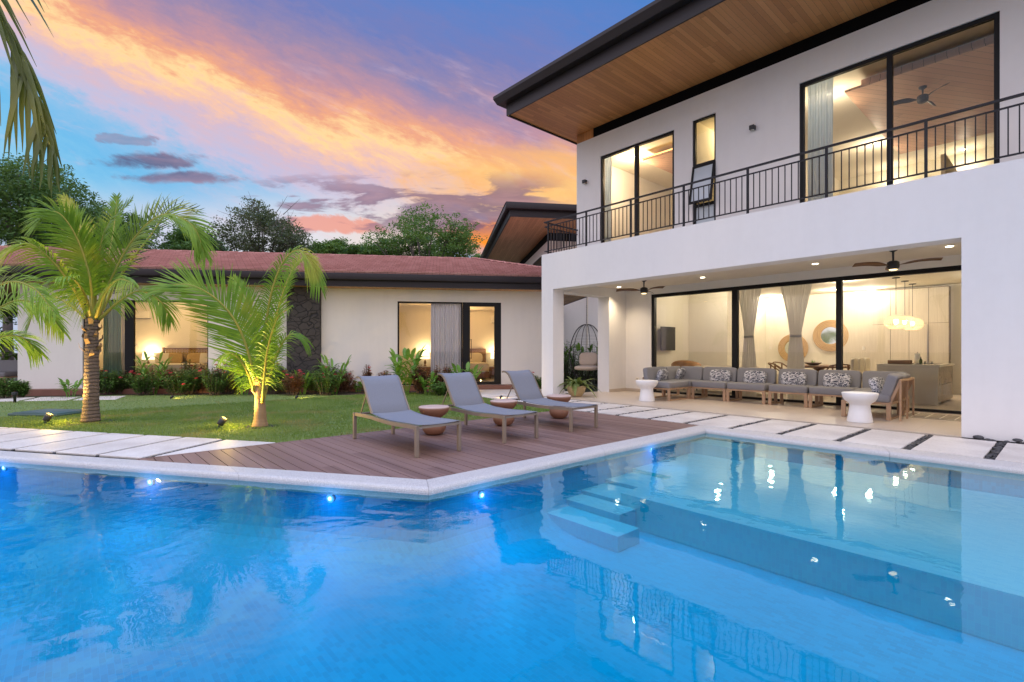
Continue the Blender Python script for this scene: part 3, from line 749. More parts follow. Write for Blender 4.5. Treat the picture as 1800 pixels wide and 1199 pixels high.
mb.box(-10.36, -10.14, YSL + .25, 21.2, 0, 3.2)
mb.build('upper_wall', 'white_stucco', **HW)
MB().box(-9.70, 5.5, YU + .0, YU + .2, 7.802, 8.075).build('clerestory', 'void_black', **HW)
MB().box(-10.36, -9.703, YU + .01, YU + .2, 7.802, 8.075).box(-10.35, -10.15, YU + .2, 21.2, 7.802, 8.075).build('cladding', 'soffit_wood', **HW)
MB().box(-10.74, 5.5, 9.40, 21.6, 8.08, 8.11).build('soffit', 'soffit_wood', **HW)
# stepped eaves
mb = MB(); Z8 = 8.04
def band(mb, o0, o1, z0, z1):
    x0, y0 = -10.74, 9.40
    mb.box(x0 - o1, 5.5, y0 - o1, y0 - o0, z0, z1); mb.box(x0 - o1, x0 - o0, y0 - o0, 21.6 + o1, z0, z1)
band(mb, 0.0, .045, Z8, 8.36); MB_f = mb; mb.build('fascia', 'fascia', **HW)
mb = MB(); x0, y0 = -10.74, 9.40
prof = [(.0, 8.36), (.19, 8.36), (.27, 8.52), (.27, 8.60), (.0, 8.60)]
for (u, z) in prof: pass
vs = [];
for (u, z) in prof: vs.append((5.5, y0 - .0451 - u, z)); vs.append((x0 - .0451 - u, y0 - .0451 - u, z)); vs.append((x0 - .0451 - u, 21.6, z))
fs = []
for i in range(5):
    j = (i + 1) % 5
    fs += [(i * 3, i * 3 + 1, j * 3 + 1, j * 3), (i * 3 + 1, i * 3 + 2, j * 3 + 2, j * 3 + 1)]
mb.add(vs, fs); mb.build('gutter', 'fascia', **HW)
mb = MB(); mb.add([(x0 - .3, y0 - .3, 8.605), (5.5, y0 - .3, 8.605), (5.5, 21.9, 8.605), (x0 - .3, 21.9, 8.605), (x0 + 2, 15.6, 9.6), (5.5, 15.6, 9.6)], [(0, 1, 5, 4), (3, 4, 5, 2), (0, 4, 3)]); mb.build('roof', 'roof_tile', **HW)
def framed(par, x0, x1, y, z0, z1, mulls=(), fw=.065, dep=.09, name='window', gl='window_glass', heavy=None, rails=(), world=True, bot=None, ydir=1):
    mb = MB(); bt = bot if bot is not None else fw
    mb.box(x0, x1, y, y + dep, z1 - fw, z1); mb.box(x0, x1, y, y + dep, z0, z0 + bt)
    mb.box(x0, x0 + fw, y, y + dep, z0 + bt, z1 - fw); mb.box(x1 - fw, x1, y, y + dep, z0 + bt, z1 - fw)
    edges = [x0 + fw]
    for (m_, mw) in mulls:
        mb.box(m_ - mw / 2, m_ + mw / 2, y - .002, y + dep + .002, z0 + bt, z1 - fw); edges += [m_ - mw / 2, m_ + mw / 2]
    edges.append(x1 - fw)
    fo = mb.build(name, 'black_metal', par, world=world)
    for k in range(0, len(edges), 2):
        a = MB(); yy = y + dep * .5 + (.012 if (k // 2) % 2 else 0)
        a.add([(edges[k], yy, z0 + bt), (edges[k + 1], yy, z0 + bt), (edges[k + 1], yy, z1 - fw), (edges[k], yy, z1 - fw)], [(0, 1, 2, 3)]); a.build('pane', gl, fo, world=world)
    return fo
f1 = framed(H, -9.43, -7.0, YU + .03, 4.12, 7.15, [(-8.20, .10)])
f3 = framed(H, -3.99, -.86, YU + .03, 4.12, 7.16, [(-2.40, .09)], fw=.075)
# narrow casement with a tilted sash
mb = MB(); x0, x1 = -6.48, -5.87
for z_, h_ in ((7.16, .04), (6.0, .07), (4.98, .07), (4.12, .05)): mb.box(x0, x1, YU + .03, YU + .10, z_, z_ + h_)
mb.box(x0, x0 + .06, YU + .028, YU + .098, 4.17, 7.16); mb.box(x1 - .05, x1, YU + .028, YU + .098, 4.17, 7.16)
fc = mb.build('window', 'black_metal', H, world=True)
MB().add([(x0 + .06, YU + .07, 6.07), (x1 - .05, YU + .07, 6.07), (x1 - .05, YU + .07, 7.16), (x0 + .06, YU + .07, 7.16)], [(0, 1, 2, 3)]).build('pane', 'window_glass', fc, world=True)
MB().add([(x0 + .06, YU + .07, 4.17), (x1 - .05, YU + .07, 4.17), (x1 - .05, YU + .07, 4.98), (x0 + .06, YU + .07, 4.98)], [(0, 1, 2, 3)]).build('pane', 'sky_pane', fc, world=True)
a0 = Vector((x0 + .01, YU + .02, 6.0)); dn_ = Vector((0, -.20, -.98)).normalized() * 1.0; rx = Vector((x1 - x0 - .02, 0, 0)); nn = dn_.cross(rx).normalized() * .045
mb = MB(); mb.obox(a0, rx, dn_ * .05, nn); mb.obox(a0 + dn_ * .95, rx, dn_ * .05, nn); mb.obox(a0 + dn_ * .05, Vector((.05, 0, 0)), dn_ * .9, nn); mb.obox(a0 + dn_ * .05 + rx - Vector((.05, 0, 0)), Vector((.05, 0, 0)), dn_ * .9, nn)
mb.bar((x1 - .03, YU + .03, 5.15), a0 + rx + dn_ * .9, .012); sash = mb.build('sash', 'black_metal', fc, world=True)
q0 = a0 + Vector((.05, 0, 0)) + dn_ * .05 + nn * .5; MB().add([q0, q0 + rx - Vector((.1, 0, 0)), q0 + rx - Vector((.1, 0, 0)) + dn_ * .9, q0 + dn_ * .9], [(0, 1, 2, 3)]).build('sash_glass', 'sky_pane', fc, world=True)
# sliding doors on the patio
fs_ = framed(H, -8.98, 3.2, YSL + .03, .0, 3.13, [(-6.33, .15), (-3.80, .12), (-.6, .12)], fw=.10, dep=.12, name='sliding_door', bot=.075)
# balcony railing
rail = MB().box(-10.36, 5.4, 10.44, 10.485, 5.085, 5.12)
rail.box(-10.36, -10.315, 10.485, YU, 5.085, 5.12)
rl = rail.build('balustrade', 'rail_metal', H, world=True)
MB().box(-10.35, 5.4, 10.45, 10.475, 4.955, 4.98).box(-10.35, -10.325, 10.475, YU, 4.955, 4.98).build('rail', 'rail_metal', rl, world=True)
MB().box(-10.35, 5.4, 10.45, 10.475, 4.235, 4.26).box(-10.35, -10.325, 10.475, YU, 4.235, 4.26).build('rail', 'rail_metal', rl, world=True)
posts = [-10.2 + 1.43 * k for k in range(11)]
pm = MB().box(-.02, .02, 10.442, 10.482, 4.10, 5.084).build('post', 'rail_metal', rl, world=True)
for k, x in enumerate(posts):
    o = pm if k == 0 else pm.copy()
    if k: C.objects.link(o); o.parent = rl
    o.location = (x, 0, 0)
bm_ = MB().box(-.008, .008, 10.455, 10.471, 4.261, 4.954).build('baluster', 'rail_metal', rl, world=True); first = True; nb = 0
x = -10.34 + .02; extra = MB()
for p0, p1 in zip([-10.345] + posts, posts + [5.4]):
    n = max(1, round((p1 - p0) / .119))
    for j in range(1, n):
        xx = p0 + (p1 - p0) * j / n
        if xx < -.45 and nb < 84:
            o = bm_ if first else bm_.copy()
            if not first: C.objects.link(o); o.parent = rl
            o.location = (xx, 0, 0); first = False; nb += 1
        elif xx > -.45: extra.box(xx - .008, xx + .008, 10.455, 10.471, 4.261, 4.954)
stuff(extra.build('balusters', 'rail_metal', rl, world=True))
bs = MB().box(-10.346, -10.33, -.008, .008, 4.261, 4.954)
bs.v = [(v_[0], v_[1], v_[2]) for v_ in bs.v]; bsm = bs.build('baluster', 'rail_metal', rl, world=True)
for j in range(11):
    o = bsm if j == 0 else bsm.copy()
    if j: C.objects.link(o); o.parent = rl
    o.location = (0, 10.60 + .116 * j, 0)
# ---- interiors of the main house
mb = MB()
mb.box(-9.42, -9.30, YSL + .25, 16.8, 0.02, ZC); mb.box(-9.42, -8.0, 16.8, 16.92, .02, ZC); mb.box(-8.0, -7.88, 16.8, 20.0, .02, ZC)
BWX = Yp(1322, 600, 20.0).x, Yp(1337, 600, 20.0).x
wallx(mb, -8.0, 5.28, 20.0, 20.12, .02, ZC, [(BWX[0], BWX[1], .02, 2.6)])
mb.box(3.25, 3.37, YSL + .25, 20.0, .02, ZC)
mb.build('inner_wall', 'inside_white', **HW)
MB().box(-9.42, 5.28, YSL + .25, 20.9, ZC, 3.40).build('inner_ceiling', 'inside_white', **HW)
MB().box(-10.1, 5.27, YSL + .0, 20.9, -.04, .018).build('inner_floor', 'patio_tile', **HW)
MB().box(BWX[0] - .3, BWX[1] + .3, 20.6, 20.62, .02, 2.9).build('dark_doorway', 'void_black', **HW)
# tall kitchen cabinets on the back wall
cab = thing('kitchen_cabinets', 'wall of tall pale grained kitchen cupboards behind the island', 'cabinet', (-3.6, 19.7, .02))
cx0, cx1 = Yp(1534, 600, 19.62).x, Yp(1668, 600, 19.62).x
ncab = 4; cw = (cx1 - cx0) / ncab
MB().box(cx0, cx1, 19.64, 19.99, .02, 3.28).build('carcass', 'brown_gloss', cab, world=True)
for k in range(ncab):
    for z0, z1 in ((.06, 2.18), (2.19, 3.26)):
        MB().box(cx0 + cw * k + .006, cx0 + cw * (k + 1) - .006, 19.615, 19.638, z0, z1).build('door', 'cabinet_grain', cab, world=True)
MB().box(cx0 + cw * 3 - .03, cx0 + cw * 3 + .0, 19.58, 19.612, .5, 2.15).build('handle', 'stainless', cab, world=True)
MB().box(Yp(1477, 500, 19.98).x, cx0 - .01, 19.93, 19.99, .02, 3.3).build('wall_panel', 'cabinet_grain', cab, world=True)
# upper rooms
mb = MB(); ZU = 7.42
mb.box(-6.75, -6.65, YU + .22, 19, 4.1, ZU); mb.box(-5.72, -5.62, YU + .22, 20.9, 4.1, ZU); mb.box(-10.13, -5.72, 17.0, 17.1, 4.1, ZU); mb.box(-5.62, 5.2, 20.6, 20.7, 4.1, ZU); mb.box(1.2, 1.3, YU + .22, 20.6, 4.1, ZU)
mb.box(-2.4, -2.3, 17.5, 20.6, 4.1, 6.6)
mb.build('upper_inner_wall', 'inside_white', **HW)
MB().box(-10.13, 5.2, YU + .22, 20.9, ZU, ZU + .05).build('upper_ceiling', 'inside_white', **HW)
MB().box(-10.13, 5.2, YU + .22, 20.9, 4.04, 4.10).build('upper_floor', 'patio_tile', **HW)
pa = Zp(1485, 163, 7.15); 
MB().box(pa.x, .6, pa.y, 18.4, 7.15, 7.20).box(pa.x + .25, .35, pa.y + .25, 18.2, 7.20, ZU).build('ceiling_panel', 'panel_wood', **HW)
pb = Zp(1130, 283, 7.15)
MB().box(pb.x, -6.9, pb.y, 16.5, 7.15, 7.20).build('ceiling_panel', 'panel_wood', **HW)
MB().box(pb.x - .02, -6.92, pb.y - .02, pb.y + .04, 7.20, 7.23).box(pb.x - .02, pb.x + .06, pb.y + .04, 16.5, 7.20, 7.23).build('cove_light', 'cove_glow', **HW)

# ================================================================== WING (single storey bedrooms)
G = thing('bedroom_wing', 'long single storey wing with red tile roof and glowing bedroom windows', 'house', (W0.x, W0.y, 0), R_(56.4))
t145, t366, t31 = tw(145), tw(366), tw(31); t698, t812, t822 = tw(698.6), tw(812), tw(822)
tS0, tS1 = tw(508), tw(565); TE = 2.0
OPA = (t698, .0, .15, 3.04); OPB = (t145, t366, .15, 2.97)
mb = MB(); wallx(mb, t31, TE, 0, .22, 0, 3.5, [OPA, OPB])
mb.box(TE - .22, TE, .22, 5.2, 0, 3.5); mb.box(t31, t31 + .22, .22, 5.2, 0, 3.5); mb.box(t31 + .22, TE - .22, 5.0, 5.2, 0, 3.5)
mb.build('wall', 'cream_stucco', G)
mb = MB(); mb.box(-5.0, -4.88, .22, 5.0, .15, 3.25); mb.box(1.45, 1.57, .22, 5.0, .15, 3.25); mb.box(-4.88, 1.45, 4.1, 4.2, .15, 3.25)
mb.box(-9.5, -9.38, .22, 5.0, .15, 3.25); mb.box(-14.9, -14.78, .22, 5.0, .15, 3.25); mb.box(-14.78, -9.5, 4.1, 4.2, .15, 3.25)
mb.build('inner_wall', 'inside_white', G)
MB().box(t31 + .22, TE - .22, .22, 5.0, 3.25, 3.3).build('ceiling', 'inside_white', G)
MB().box(t31 + .22, TE - .22, .0, 5.0, .0, .15).build('floor', 'patio_tile', G)
MB().box(tS0, tS1, -.26, -.003, 0, 3.449).build('stone_pier', 'stone_clad', G)
# windows of the wing
wf = framed(G, t698, t812 + .02, .06, .15, 3.04, [], fw=.05, world=False)
df = MB(); dw0, dw1 = t812 + .025, 0.0
df.box(dw0, dw0 + .26, .04, .13, .15, 3.04); df.box(dw1 - .24, dw1, .04, .13, .15, 3.04); df.box(dw0 + .26, dw1 - .24, .04, .13, 2.90, 3.04); df.box(dw0 + .26, dw1 - .24, .04, .13, .15, .25)
dfo = df.build('door', 'black_metal', G); MB().add([(dw0 + .26, .08, .25), (dw1 - .24, .08, .25), (dw1 - .24, .08, 2.9), (dw0 + .26, .08, 2.9)], [(0, 1, 2, 3)]).build('pane', 'window_glass', dfo)
MB().bar((dw0 + .30, -.02, 1.05), (dw0 + .30, -.02, 1.75), .02).bar((dw0 + .2, .04, 1.08), (dw0 + .3, -.02, 1.08), .016).bar((dw0 + .2, .04, 1.72), (dw0 + .3, -.02, 1.72), .016).build('handle', 'rail_metal', dfo)
t215, t233 = tw(217), tw(233)
wb = framed(G, t145, t366, .06, .15, 2.97, [((t215 + t233) / 2, t233 - t215)], fw=.05, world=False)
# terrace step
MB().box(t31 - 4, TE + .1, -.36, -.003, -.05, .14).box(t31 - 4, t31 - .003, -.003, 3.2, -.05, .139).build('terrace_step', 'terrace_wood', G)
# eaves and roof: x along the wing, y away from the pool
X0, X1 = t31 - 8, 3.5
MB().box(X0, X1, -.62, 5.9, 3.452, 3.48).build('soffit', 'soffit_wood_rear', G)
zT = .0
MB().box(X0, X1, -.70, -.622, 3.44, 3.66).box(X1, X1 + .07, -.7, 6, 3.44, 3.66).build('fascia', 'fascia', G)
mb = MB(); mb.box(X0, X1 + .16, -.84, -.70, 3.64, 3.86); mb.build('gutter', 'fascia', G, bevel=.02)
# stepped courses of tiles
mb = MB(); y0, z0 = -.84, 3.87; slope = .30; rows = 16; cw_ = .28; HX = X1 - .1
for k in range(rows):
    ya = y0 + k * cw_; za = z0 + k * cw_ * slope; xe = HX + .3 - k * cw_ * 1.0
    mb.add([(X0, ya, za + .055), (xe, ya, za + .055), (xe - cw_ * 1.0, ya + cw_ + .02, za + cw_ * slope + .004), (X0, ya + cw_ + .02, za + cw_ * slope + .004)], [(0, 1, 2, 3)])
    mb.add([(X0, ya, za + .034), (xe, ya, za + .034), (xe, ya, za + .055), (X0, ya, za + .055)], [(0, 1, 2, 3)]); mb.add([(X0, ya, za + .034), (xe, ya, za + .034), (xe, ya + .05, za + .034), (X0, ya + .05, za + .034)], [(3, 2, 1, 0)]); mb.add([(X0, ya + .05, za - .02), (xe, ya + .05, za - .02), (xe, ya + .05, za + .034), (X0, ya + .05, za + .034)], [(0, 1, 2, 3)])
yR = y0 + rows * cw_; zR = z0 + rows * cw_ * slope; xR = HX + .3 - rows * cw_
mb.add([(X0, yR, zR), (xR, yR, zR), (HX + .3, 2 * yR - y0, z0), (X0, 2 * yR - y0, z0)], [(0, 1, 2, 3)])
mb.add([(HX + .3, y0, z0), (HX + .3, 2 * yR - y0, z0), (xR, yR, zR)], [(0, 1, 2)])
rf = mb.build('roof', 'roof_tile', G)
mb = MB(); n = 40
for k in range(18):                                                     # hip tiles
    a = Vector((HX + .3, y0, z0 + .03)).lerp(Vector((xR, yR, zR + .05)), k / 18); b_ = Vector((HX + .3, y0, z0 + .03)).lerp(Vector((xR, yR, zR + .05)), (k + 1.06) / 18)
    mb.bar(a + Vector((0, 0, .03)), b_, .20, .035)
for k in range(95):
    a = xR - .30 * k; mb.box(a - .31, a - .01, yR - .09, yR + .09, zR + .015 + (k % 2) * .006, zR + .05 + (k % 2) * .006)
mb.build('ridge_tiles', 'roof_tile', rf)

# ================================================================== REAR HOUSE
ANG = 57.0; dirR = Vector((math.cos(R_(ANG)), math.sin(R_(ANG)), 0)); dirB = Vector((-math.sin(R_(ANG)), math.cos(R_(ANG)), 0))
zr = 7.5; kA = Zp(898, 379, zr); kB = Zp(963, 409, zr)
Rr = thing('rear_house', 'white upper storey with dark eaves and timber soffit rising behind the wing', 'house', (kB.x, kB.y, 0), R_(ANG))
loc = lambda v_: ((v_ - Vector((kB.x, kB.y, 0))).dot(dirR), (v_ - Vector((kB.x, kB.y, 0))).dot(dirB))
ax_, ay_ = loc(kA)
MB().box(ax_, 8, ay_, 10.5, zr, zr + .03).build('soffit', 'soffit_wood_rear', Rr)
MB().box(ax_ - .06, 8, ay_ - .06, ay_ - .002, zr - .05, zr + .30).box(ax_ - .06, ax_ - .002, ay_ - .002, 10.5, zr - .05, zr + .30).build('fascia', 'fascia', Rr)
MB().box(ax_ - .26, 8, ay_ - .26, ay_ - .06, zr + .27, zr + .56).box(ax_ - .26, ax_ - .06, ay_ - .06, 10.6, zr + .27, zr + .56).build('gutter', 'fascia', Rr, bevel=.02)
MB().add([(ax_ - .25, ay_ - .25, zr + .565), (8, ay_ - .25, zr + .565), (8, 10.5, zr + .565), (ax_ - .25, 10.5, zr + .565), (3, 5, zr + 1.0), (8, 5, zr + 1.0)], [(0, 1, 5, 4), (0, 4, 3), (3, 4, 5, 2)]).build('roof', 'roof_tile', Rr)
MB().box(0, 8, 0, .2, 0, zr - .42).box(0, .2, .2, 9, 0, zr - .42).build('wall', 'white_stucco', Rr)
MB().box(.02, 8, .02, .18, zr - .418, zr - .002).box(.02, .18, .18, 9, zr - .418, zr - .002).build('clerestory', 'void_black', Rr)
def rear_y(px):                                                        # where a sight line meets the side wall
    p_ = Pp(px, 440, (kB.x, kB.y), ANG + 90); return loc(p_)[1]
for (a_, c_, z0, z1) in ((rear_y(953), rear_y(937), 5.0, 6.55), (rear_y(931), rear_y(928), 5.6, 6.3)):
    if c_ < a_: a_, c_ = c_, a_
    o = MB().box(-.03, -.002, a_, c_, z0, z1).build('window', 'black_metal', Rr)
    MB().add([(-.034, a_ + .08, z0 + .08), (-.034, c_ - .08, z0 + .08), (-.034, c_ - .08, z1 - .08), (-.034, a_ + .08, z1 - .08)], [(0, 1, 2, 3)]).build('pane', 'tv_glass', o)
MB().box(2.1, 2.16, -.06, -.002, 0, zr - .45).build('downpipe', 'switch_plastic', Rr)
#@@PART3@@
# ================================================================== LIGHT FITTINGS
def downlight(x, y, z, label, power, col=WARM, spot=130, grp='recessed ceiling spotlights', pt=False):
    o = thing('ceiling_light', label, 'downlight', (x, y, z), 0, grp)
    MB().lathe([(.06, -.002), (.085, -.002), (.085, -.010), (.06, -.010)], 24).build('trim_ring', 'ac_white', o)
    MB().lathe([(.001, -.008), (.062, -.010), (.058, -.020), (.001, -.026)], 20).build('diffuser', 'downlight_glow', o)
    if spot >= 150: lamp(o, (0, 0, -.16 if z < 5 else -.5), power * .62, col, 'POINT', .05)
    else: lamp(o, (0, 0, -.04), power, col, 'SPOT', .05, (0, 0, 0), spot, blend=.9)
for px, lab in (((1088, 504), 'patio downlight above the potted plant and corner column'), ((1235, 487), 'patio downlight between the two ceiling fans, nearer the fan over the left'), ((1433, 463), 'patio downlight closest to the fan over the right end of the sofa')):
    p = Zp(px[0], px[1], ZC); downlight(p.x, p.y, ZC, lab, 130)
downlight(-1.6, 12.6, ZC, 'patio downlight at the kitchen end, hidden by the white wall edge', 150)
INL = [((1225, 532), 'indoor downlight behind the indoor ceiling fan'), ((1360, 521), 'indoor downlight seen between the two tied curtains'),
       ((1480, 493), 'indoor downlight just right of the thick door post, near the glass'), ((1531, 508), 'indoor downlight over the kitchen, left of the pendants')]
for px, lab in INL:
    p = Zp(px[0], px[1], ZC); downlight(p.x, min(p.y, 19.3), ZC, lab, 105, (1, .88, .69), 160)
for x, y, lab in ((-7.6, 15.6, 'indoor downlight over the cream indoor sofa'), (-1.2, 17.6, 'indoor downlight past the pendants over the far end of the island'), (-5.2, 18.8, 'indoor downlight in front of the two round mirrors')):
    downlight(x, y, ZC, lab, 110, (1, .88, .69), 160)
for px, lab in (((1457, 165), 'upstairs downlight beside the long bedroom curtain'), ((1540, 251), 'upstairs downlight near the middle door post'), ((1574, 299), 'lowest upstairs downlight seen through the balustrade'), ((1699, 270), 'upstairs downlight at the right over the inner passage')):
    p = Zp(px[0], px[1], ZU); downlight(p.x, min(p.y, 20.2), ZU, lab, 80 if p.y < 18 else 42, (1, .83, .58), 160)
downlight(-9.1, 13.2, ZU, 'upstairs downlight of the room behind the smaller balcony door', 190, (1, .74, .44), 160)
lamp(H, (-6.2, 13.6, 7.2), 30, (1, .78, .42), size=.04, world=True)  # fill light without a fitting, added to brighten the narrow casement room

def ceiling_fan(x, y, z, label, rot, drop=.28, R=.78, mat='charcoal_lamp', bl='walnut', light=True):
    o = thing('ceiling_fan', label, 'ceiling fan', (x, y, z - drop - .16), 0, 'three blade ceiling fans')
    d = drop + .16
    MB().lathe([(.005, d), (.075, d), (.07, d - .03), (.02, d - .06), (.016, .16), (.016, .14), (.005, .14)], 20).build('rod', mat, o)
    MB().lathe([(.01, .15), (.06, .145), (.10, .12), (.105, .04), (.095, .0), (.075, -.02), (.01, -.02)], 28).build('motor', mat, o)
    if light: MB().lathe([(.005, -.021), (.07, -.021), (.06, -.038), (.005, -.04)], 24).build('lens', 'dim_bulb', o)
    for k in range(3):
        a = R_(rot + 120 * k); c, s_ = math.cos(a), math.sin(a); m_ = MB(); n = 10; vs = []
        for i in range(n + 1):
            t_ = i / n; r_ = .10 + (R - .10) * t_; w_ = (.03 + .10 * min(1, t_ * 3.0)) * (1 - .35 * t_); tz = .055 + .03 * math.sin(t_ * 3)
            for sg, up in ((-1, -.028), (1, .028)):
                for th in (0, .007): vs.append((c * r_ - s_ * w_ * sg * .5, s_ * r_ + c * w_ * sg * .5, tz + up * min(1, t_ * 4) + th))
        fs = []
        for i in range(n):
            b_ = i * 4; fs += [(b_, b_ + 4, b_ + 6, b_ + 2), (b_ + 1, b_ + 3, b_ + 7, b_ + 5), (b_, b_ + 1, b_ + 5, b_ + 4), (b_ + 2, b_ + 6, b_ + 7, b_ + 3)]
        fs += [(0, 2, 3, 1), (n * 4, n * 4 + 1, n * 4 + 3, n * 4 + 2)]
        m_.add(vs, fs, True).build('blade', bl, o)
p = Zp(1132, 492, ZC); ceiling_fan(p.x, p.y, ZC, 'dark three blade patio fan hanging near the corner column', 225, .20)
p = Zp(1570, 438, ZC); ceiling_fan(p.x, p.y, ZC, 'dark three blade patio fan hanging over the right end of the sectional', 228, .22)
p = Zp(1233, 523, ZC); ceiling_fan(p.x, p.y, ZC, 'black fan inside the living room, seen through the glass above the television', 240, .25, light=False)
p = Zp(1622, 153, 7.15); ceiling_fan(p.x, p.y, 7.15, 'dark fan under the wooden panel of the upstairs room', 200, .16, .62, bl='charcoal_lamp', light=False)
def sconce(x, z, label):
    o = thing('wall_light', label, 'wall light', (x, YU, z), 0, 'small black cube lights on the upper wall')
    MB().box(-.055, .055, -.125, -.012, -.05, .05).build('shade', 'charcoal_lamp', o, bevel=.004, seg=1); MB().box(-.04, .04, -.012, .0, -.04, .04).build('back_plate', 'charcoal_lamp', o)
    MB().box(-.035, .035, -.10, -.035, -.054, -.051).build('lens', 'switch_plastic', o)
sconce(-9.99, 6.52, 'black cube wall light left of the smaller upstairs window'); sconce(-4.96, 6.50, 'black cube wall light between narrow casement and large upstairs window')

# ================================================================== LIVING ROOM AND KITCHEN (seen through the glass)
def curtain(name, label, x0, x1, y, z0, z1, mat, tie=None, tw_=.2, bw=None, folds=14, amp=.035, par=None, cat='curtain', grp=None, side=None):
    """folded cloth along x; tie = height where it is gathered to width tw_"""
    m_ = MB(); nz, nx = 26, folds * 8; vs = []; cx = (x0 + x1) / 2 if side is None else (x0 if side < 0 else x1); W_ = x1 - x0; bw = bw or W_
    for i in range(nz + 1):
        z = z0 + (z1 - z0) * i / nz
        if tie is None: k = 1.0
        elif z >= tie: q = (z - tie) / (z1 - tie); k = (tw_ + (W_ - tw_) * q ** 1.25) / W_
        else: q = (tie - z) / (tie - z0); k = (tw_ + (bw - tw_) * min(1, q * 1.9) ** .7) / W_
        for j in range(nx + 1):
            u = j / nx; x = cx + ((u - .5) * W_ if side is None else (u if side < 0 else u - 1) * W_) * k
            a = amp * (.6 + .4 * k) * math.sin(2 * math.pi * folds * u + .5 * math.sin(u * 17 + i * .11)) + .012 * math.sin(u * 31 + z * 3)
            vs.append((x, y + a, z))
    fs = [(i * (nx + 1) + j, i * (nx + 1) + j + 1, (i + 1) * (nx + 1) + j + 1, (i + 1) * (nx + 1) + j) for i in range(nz) for j in range(nx)]
    m_.add(vs, fs, True)
    if par is not None: return m_.build(name, mat, par)
    o = thing('curtain', label, cat, (cx, y, z0), 0, grp); m_.build('cloth', mat, o, world=True)
    if tie is not None: MB().lathe([(tw_ * .46, tie - .03 - z0), (tw_ * .54, tie - .02 - z0), (tw_ * .54, tie + .02 - z0), (tw_ * .46, tie + .03 - z0)], 20).build('tie_band', mat, o).scale = (1, .35, 1)
    return o
yc = YSL + .32
xa = [Yp(x, 600, yc).x for x in (1293, 1341, 1367, 1432)]
curtain('c', 'tied back sheer curtain beside the thick left door post', xa[0], xa[1], yc, .05, 3.28, 'curtain_sheer', 1.73, .26, .42, 11, grp='tied sheer curtains')
curtain('c', 'tied sheer curtain hanging in front of the lower round mirror', xa[2], xa[3], yc, .05, 3.28, 'curtain_sheer', 1.73, .28, .44, 13, grp='tied sheer curtains')
tv = thing('television', 'black flat television on the living room side wall', 'television', (-9.3, 15.2, 1.35))
MB().box(.10, .14, -.42, .46, 0, .80).build('screen', 'tv_glass', tv, bevel=.004, seg=1); MB().box(.0, .10, -.1, .1, .3, .5).build('bracket', 'charcoal_lamp', tv)
def mirror(px, py, r, label):
    p = Yp(px, py, 19.96); o = thing('round_mirror', label, 'mirror', tuple(p), 0, 'round woven wall mirrors'); q = Matrix.Rotation(R_(90), 3, 'X')
    a = MB()
    for k in range(5):
        ri = r * (.56 + .088 * k); a.tube([(ri * math.cos(t_ * math.pi / 24), ri * math.sin(t_ * math.pi / 24), .02) for t_ in range(49)], r * .047, 6, False)
    a.v = [tuple(q @ Vector(v_)) for v_ in a.v]; a.build('woven_rim', 'rattan_gold', o)
    a = MB().lathe([(.001, .0), (r * .53, .0), (r * .53, .012), (.001, .012)], 40, smooth=False); a.v = [tuple(q @ Vector(v_)) for v_ in a.v]; a.build('glass', 'mirror', o)
mirror(1460, 590, .58, 'round woven mirror partly behind the slender door post'); mirror(1394, 612, .54, 'lower round woven mirror half covered by a tied curtain')
# indoor palm seen in the mirror is left to the reflections
isl = thing('kitchen_island', 'glossy pale stone kitchen island with brown drawer side', 'kitchen island', (-2.8, 15.7, .02))
ix0, ix1, iy0, iy1 = -3.42, -2.17, 15.70, 17.9
MB().box(ix0 - .01, ix1, iy0 - .01, iy1, .94, 1.0).build('worktop', 'marble_white', isl, world=True, bevel=.004, seg=1)
MB().box(ix0, ix1 - .03, iy0, iy0 + .05, .02, .938).build('end_panel', 'marble_white', isl, world=True)
MB().box(ix0 + .3, ix1 - .05, iy0 + .052, iy1 - .02, .06, .936).build('carcass', 'brown_gloss', isl, world=True)
for k in range(3):
    for z0, z1 in ((.08, .50), (.51, .93)): MB().box(ix1 - .048, ix1 - .03, iy0 + .06 + .7 * k, iy0 + .75 + .7 * k, z0, z1).build('drawer', 'brown_gloss', isl, world=True)
MB().box(-2.95, -2.35, 16.6, 17.4, 1.001, 1.008).build('cooktop', 'tv_glass', isl, world=True)
for k in range(4): MB().lathe([(.005, 1.008), (.018, 1.008), (.016, 1.05), (.028, 1.055), (.028, 1.065), (.005, 1.065)], 12, (-2.88 + .14 * k, 16.66, 0)).build('burner_cap', 'stainless', isl, world=True)
o = MB().box(-3.25, -2.78, 15.95, 16.2, 1.001, 1.10).build('cutting_board', 'walnut', bevel=.01); tag(o, 'thick brown wooden board lying on the island worktop', 'board')
o = thing('paper_towel', 'roll of white paper towel on the island', 'paper towel', (-2.72, 16.45, 1.001)); MB().lathe([(.015, .01), (.06, .01), (.06, .27), (.015, .27)], 20).build('roll', 'paper', o); MB().lathe([(.005, 0), (.07, 0), (.07, .012), (.01, .014), (.01, .30), (.005, .31)], 16).build('holder', 'stainless', o)
o = thing('bottle', 'small dark green bottle beside the paper towel', 'bottle', (-2.62, 16.25, 1.001)); MB().lathe([(.005, 0), (.035, 0), (.036, .10), (.014, .14), (.012, .17), (.005, .17)], 16).build('glass', 'bottle_green', o); MB().lathe([(.004, .17), (.014, .17), (.014, .19), (.004, .19)], 12).build('cap', 'stainless', o)
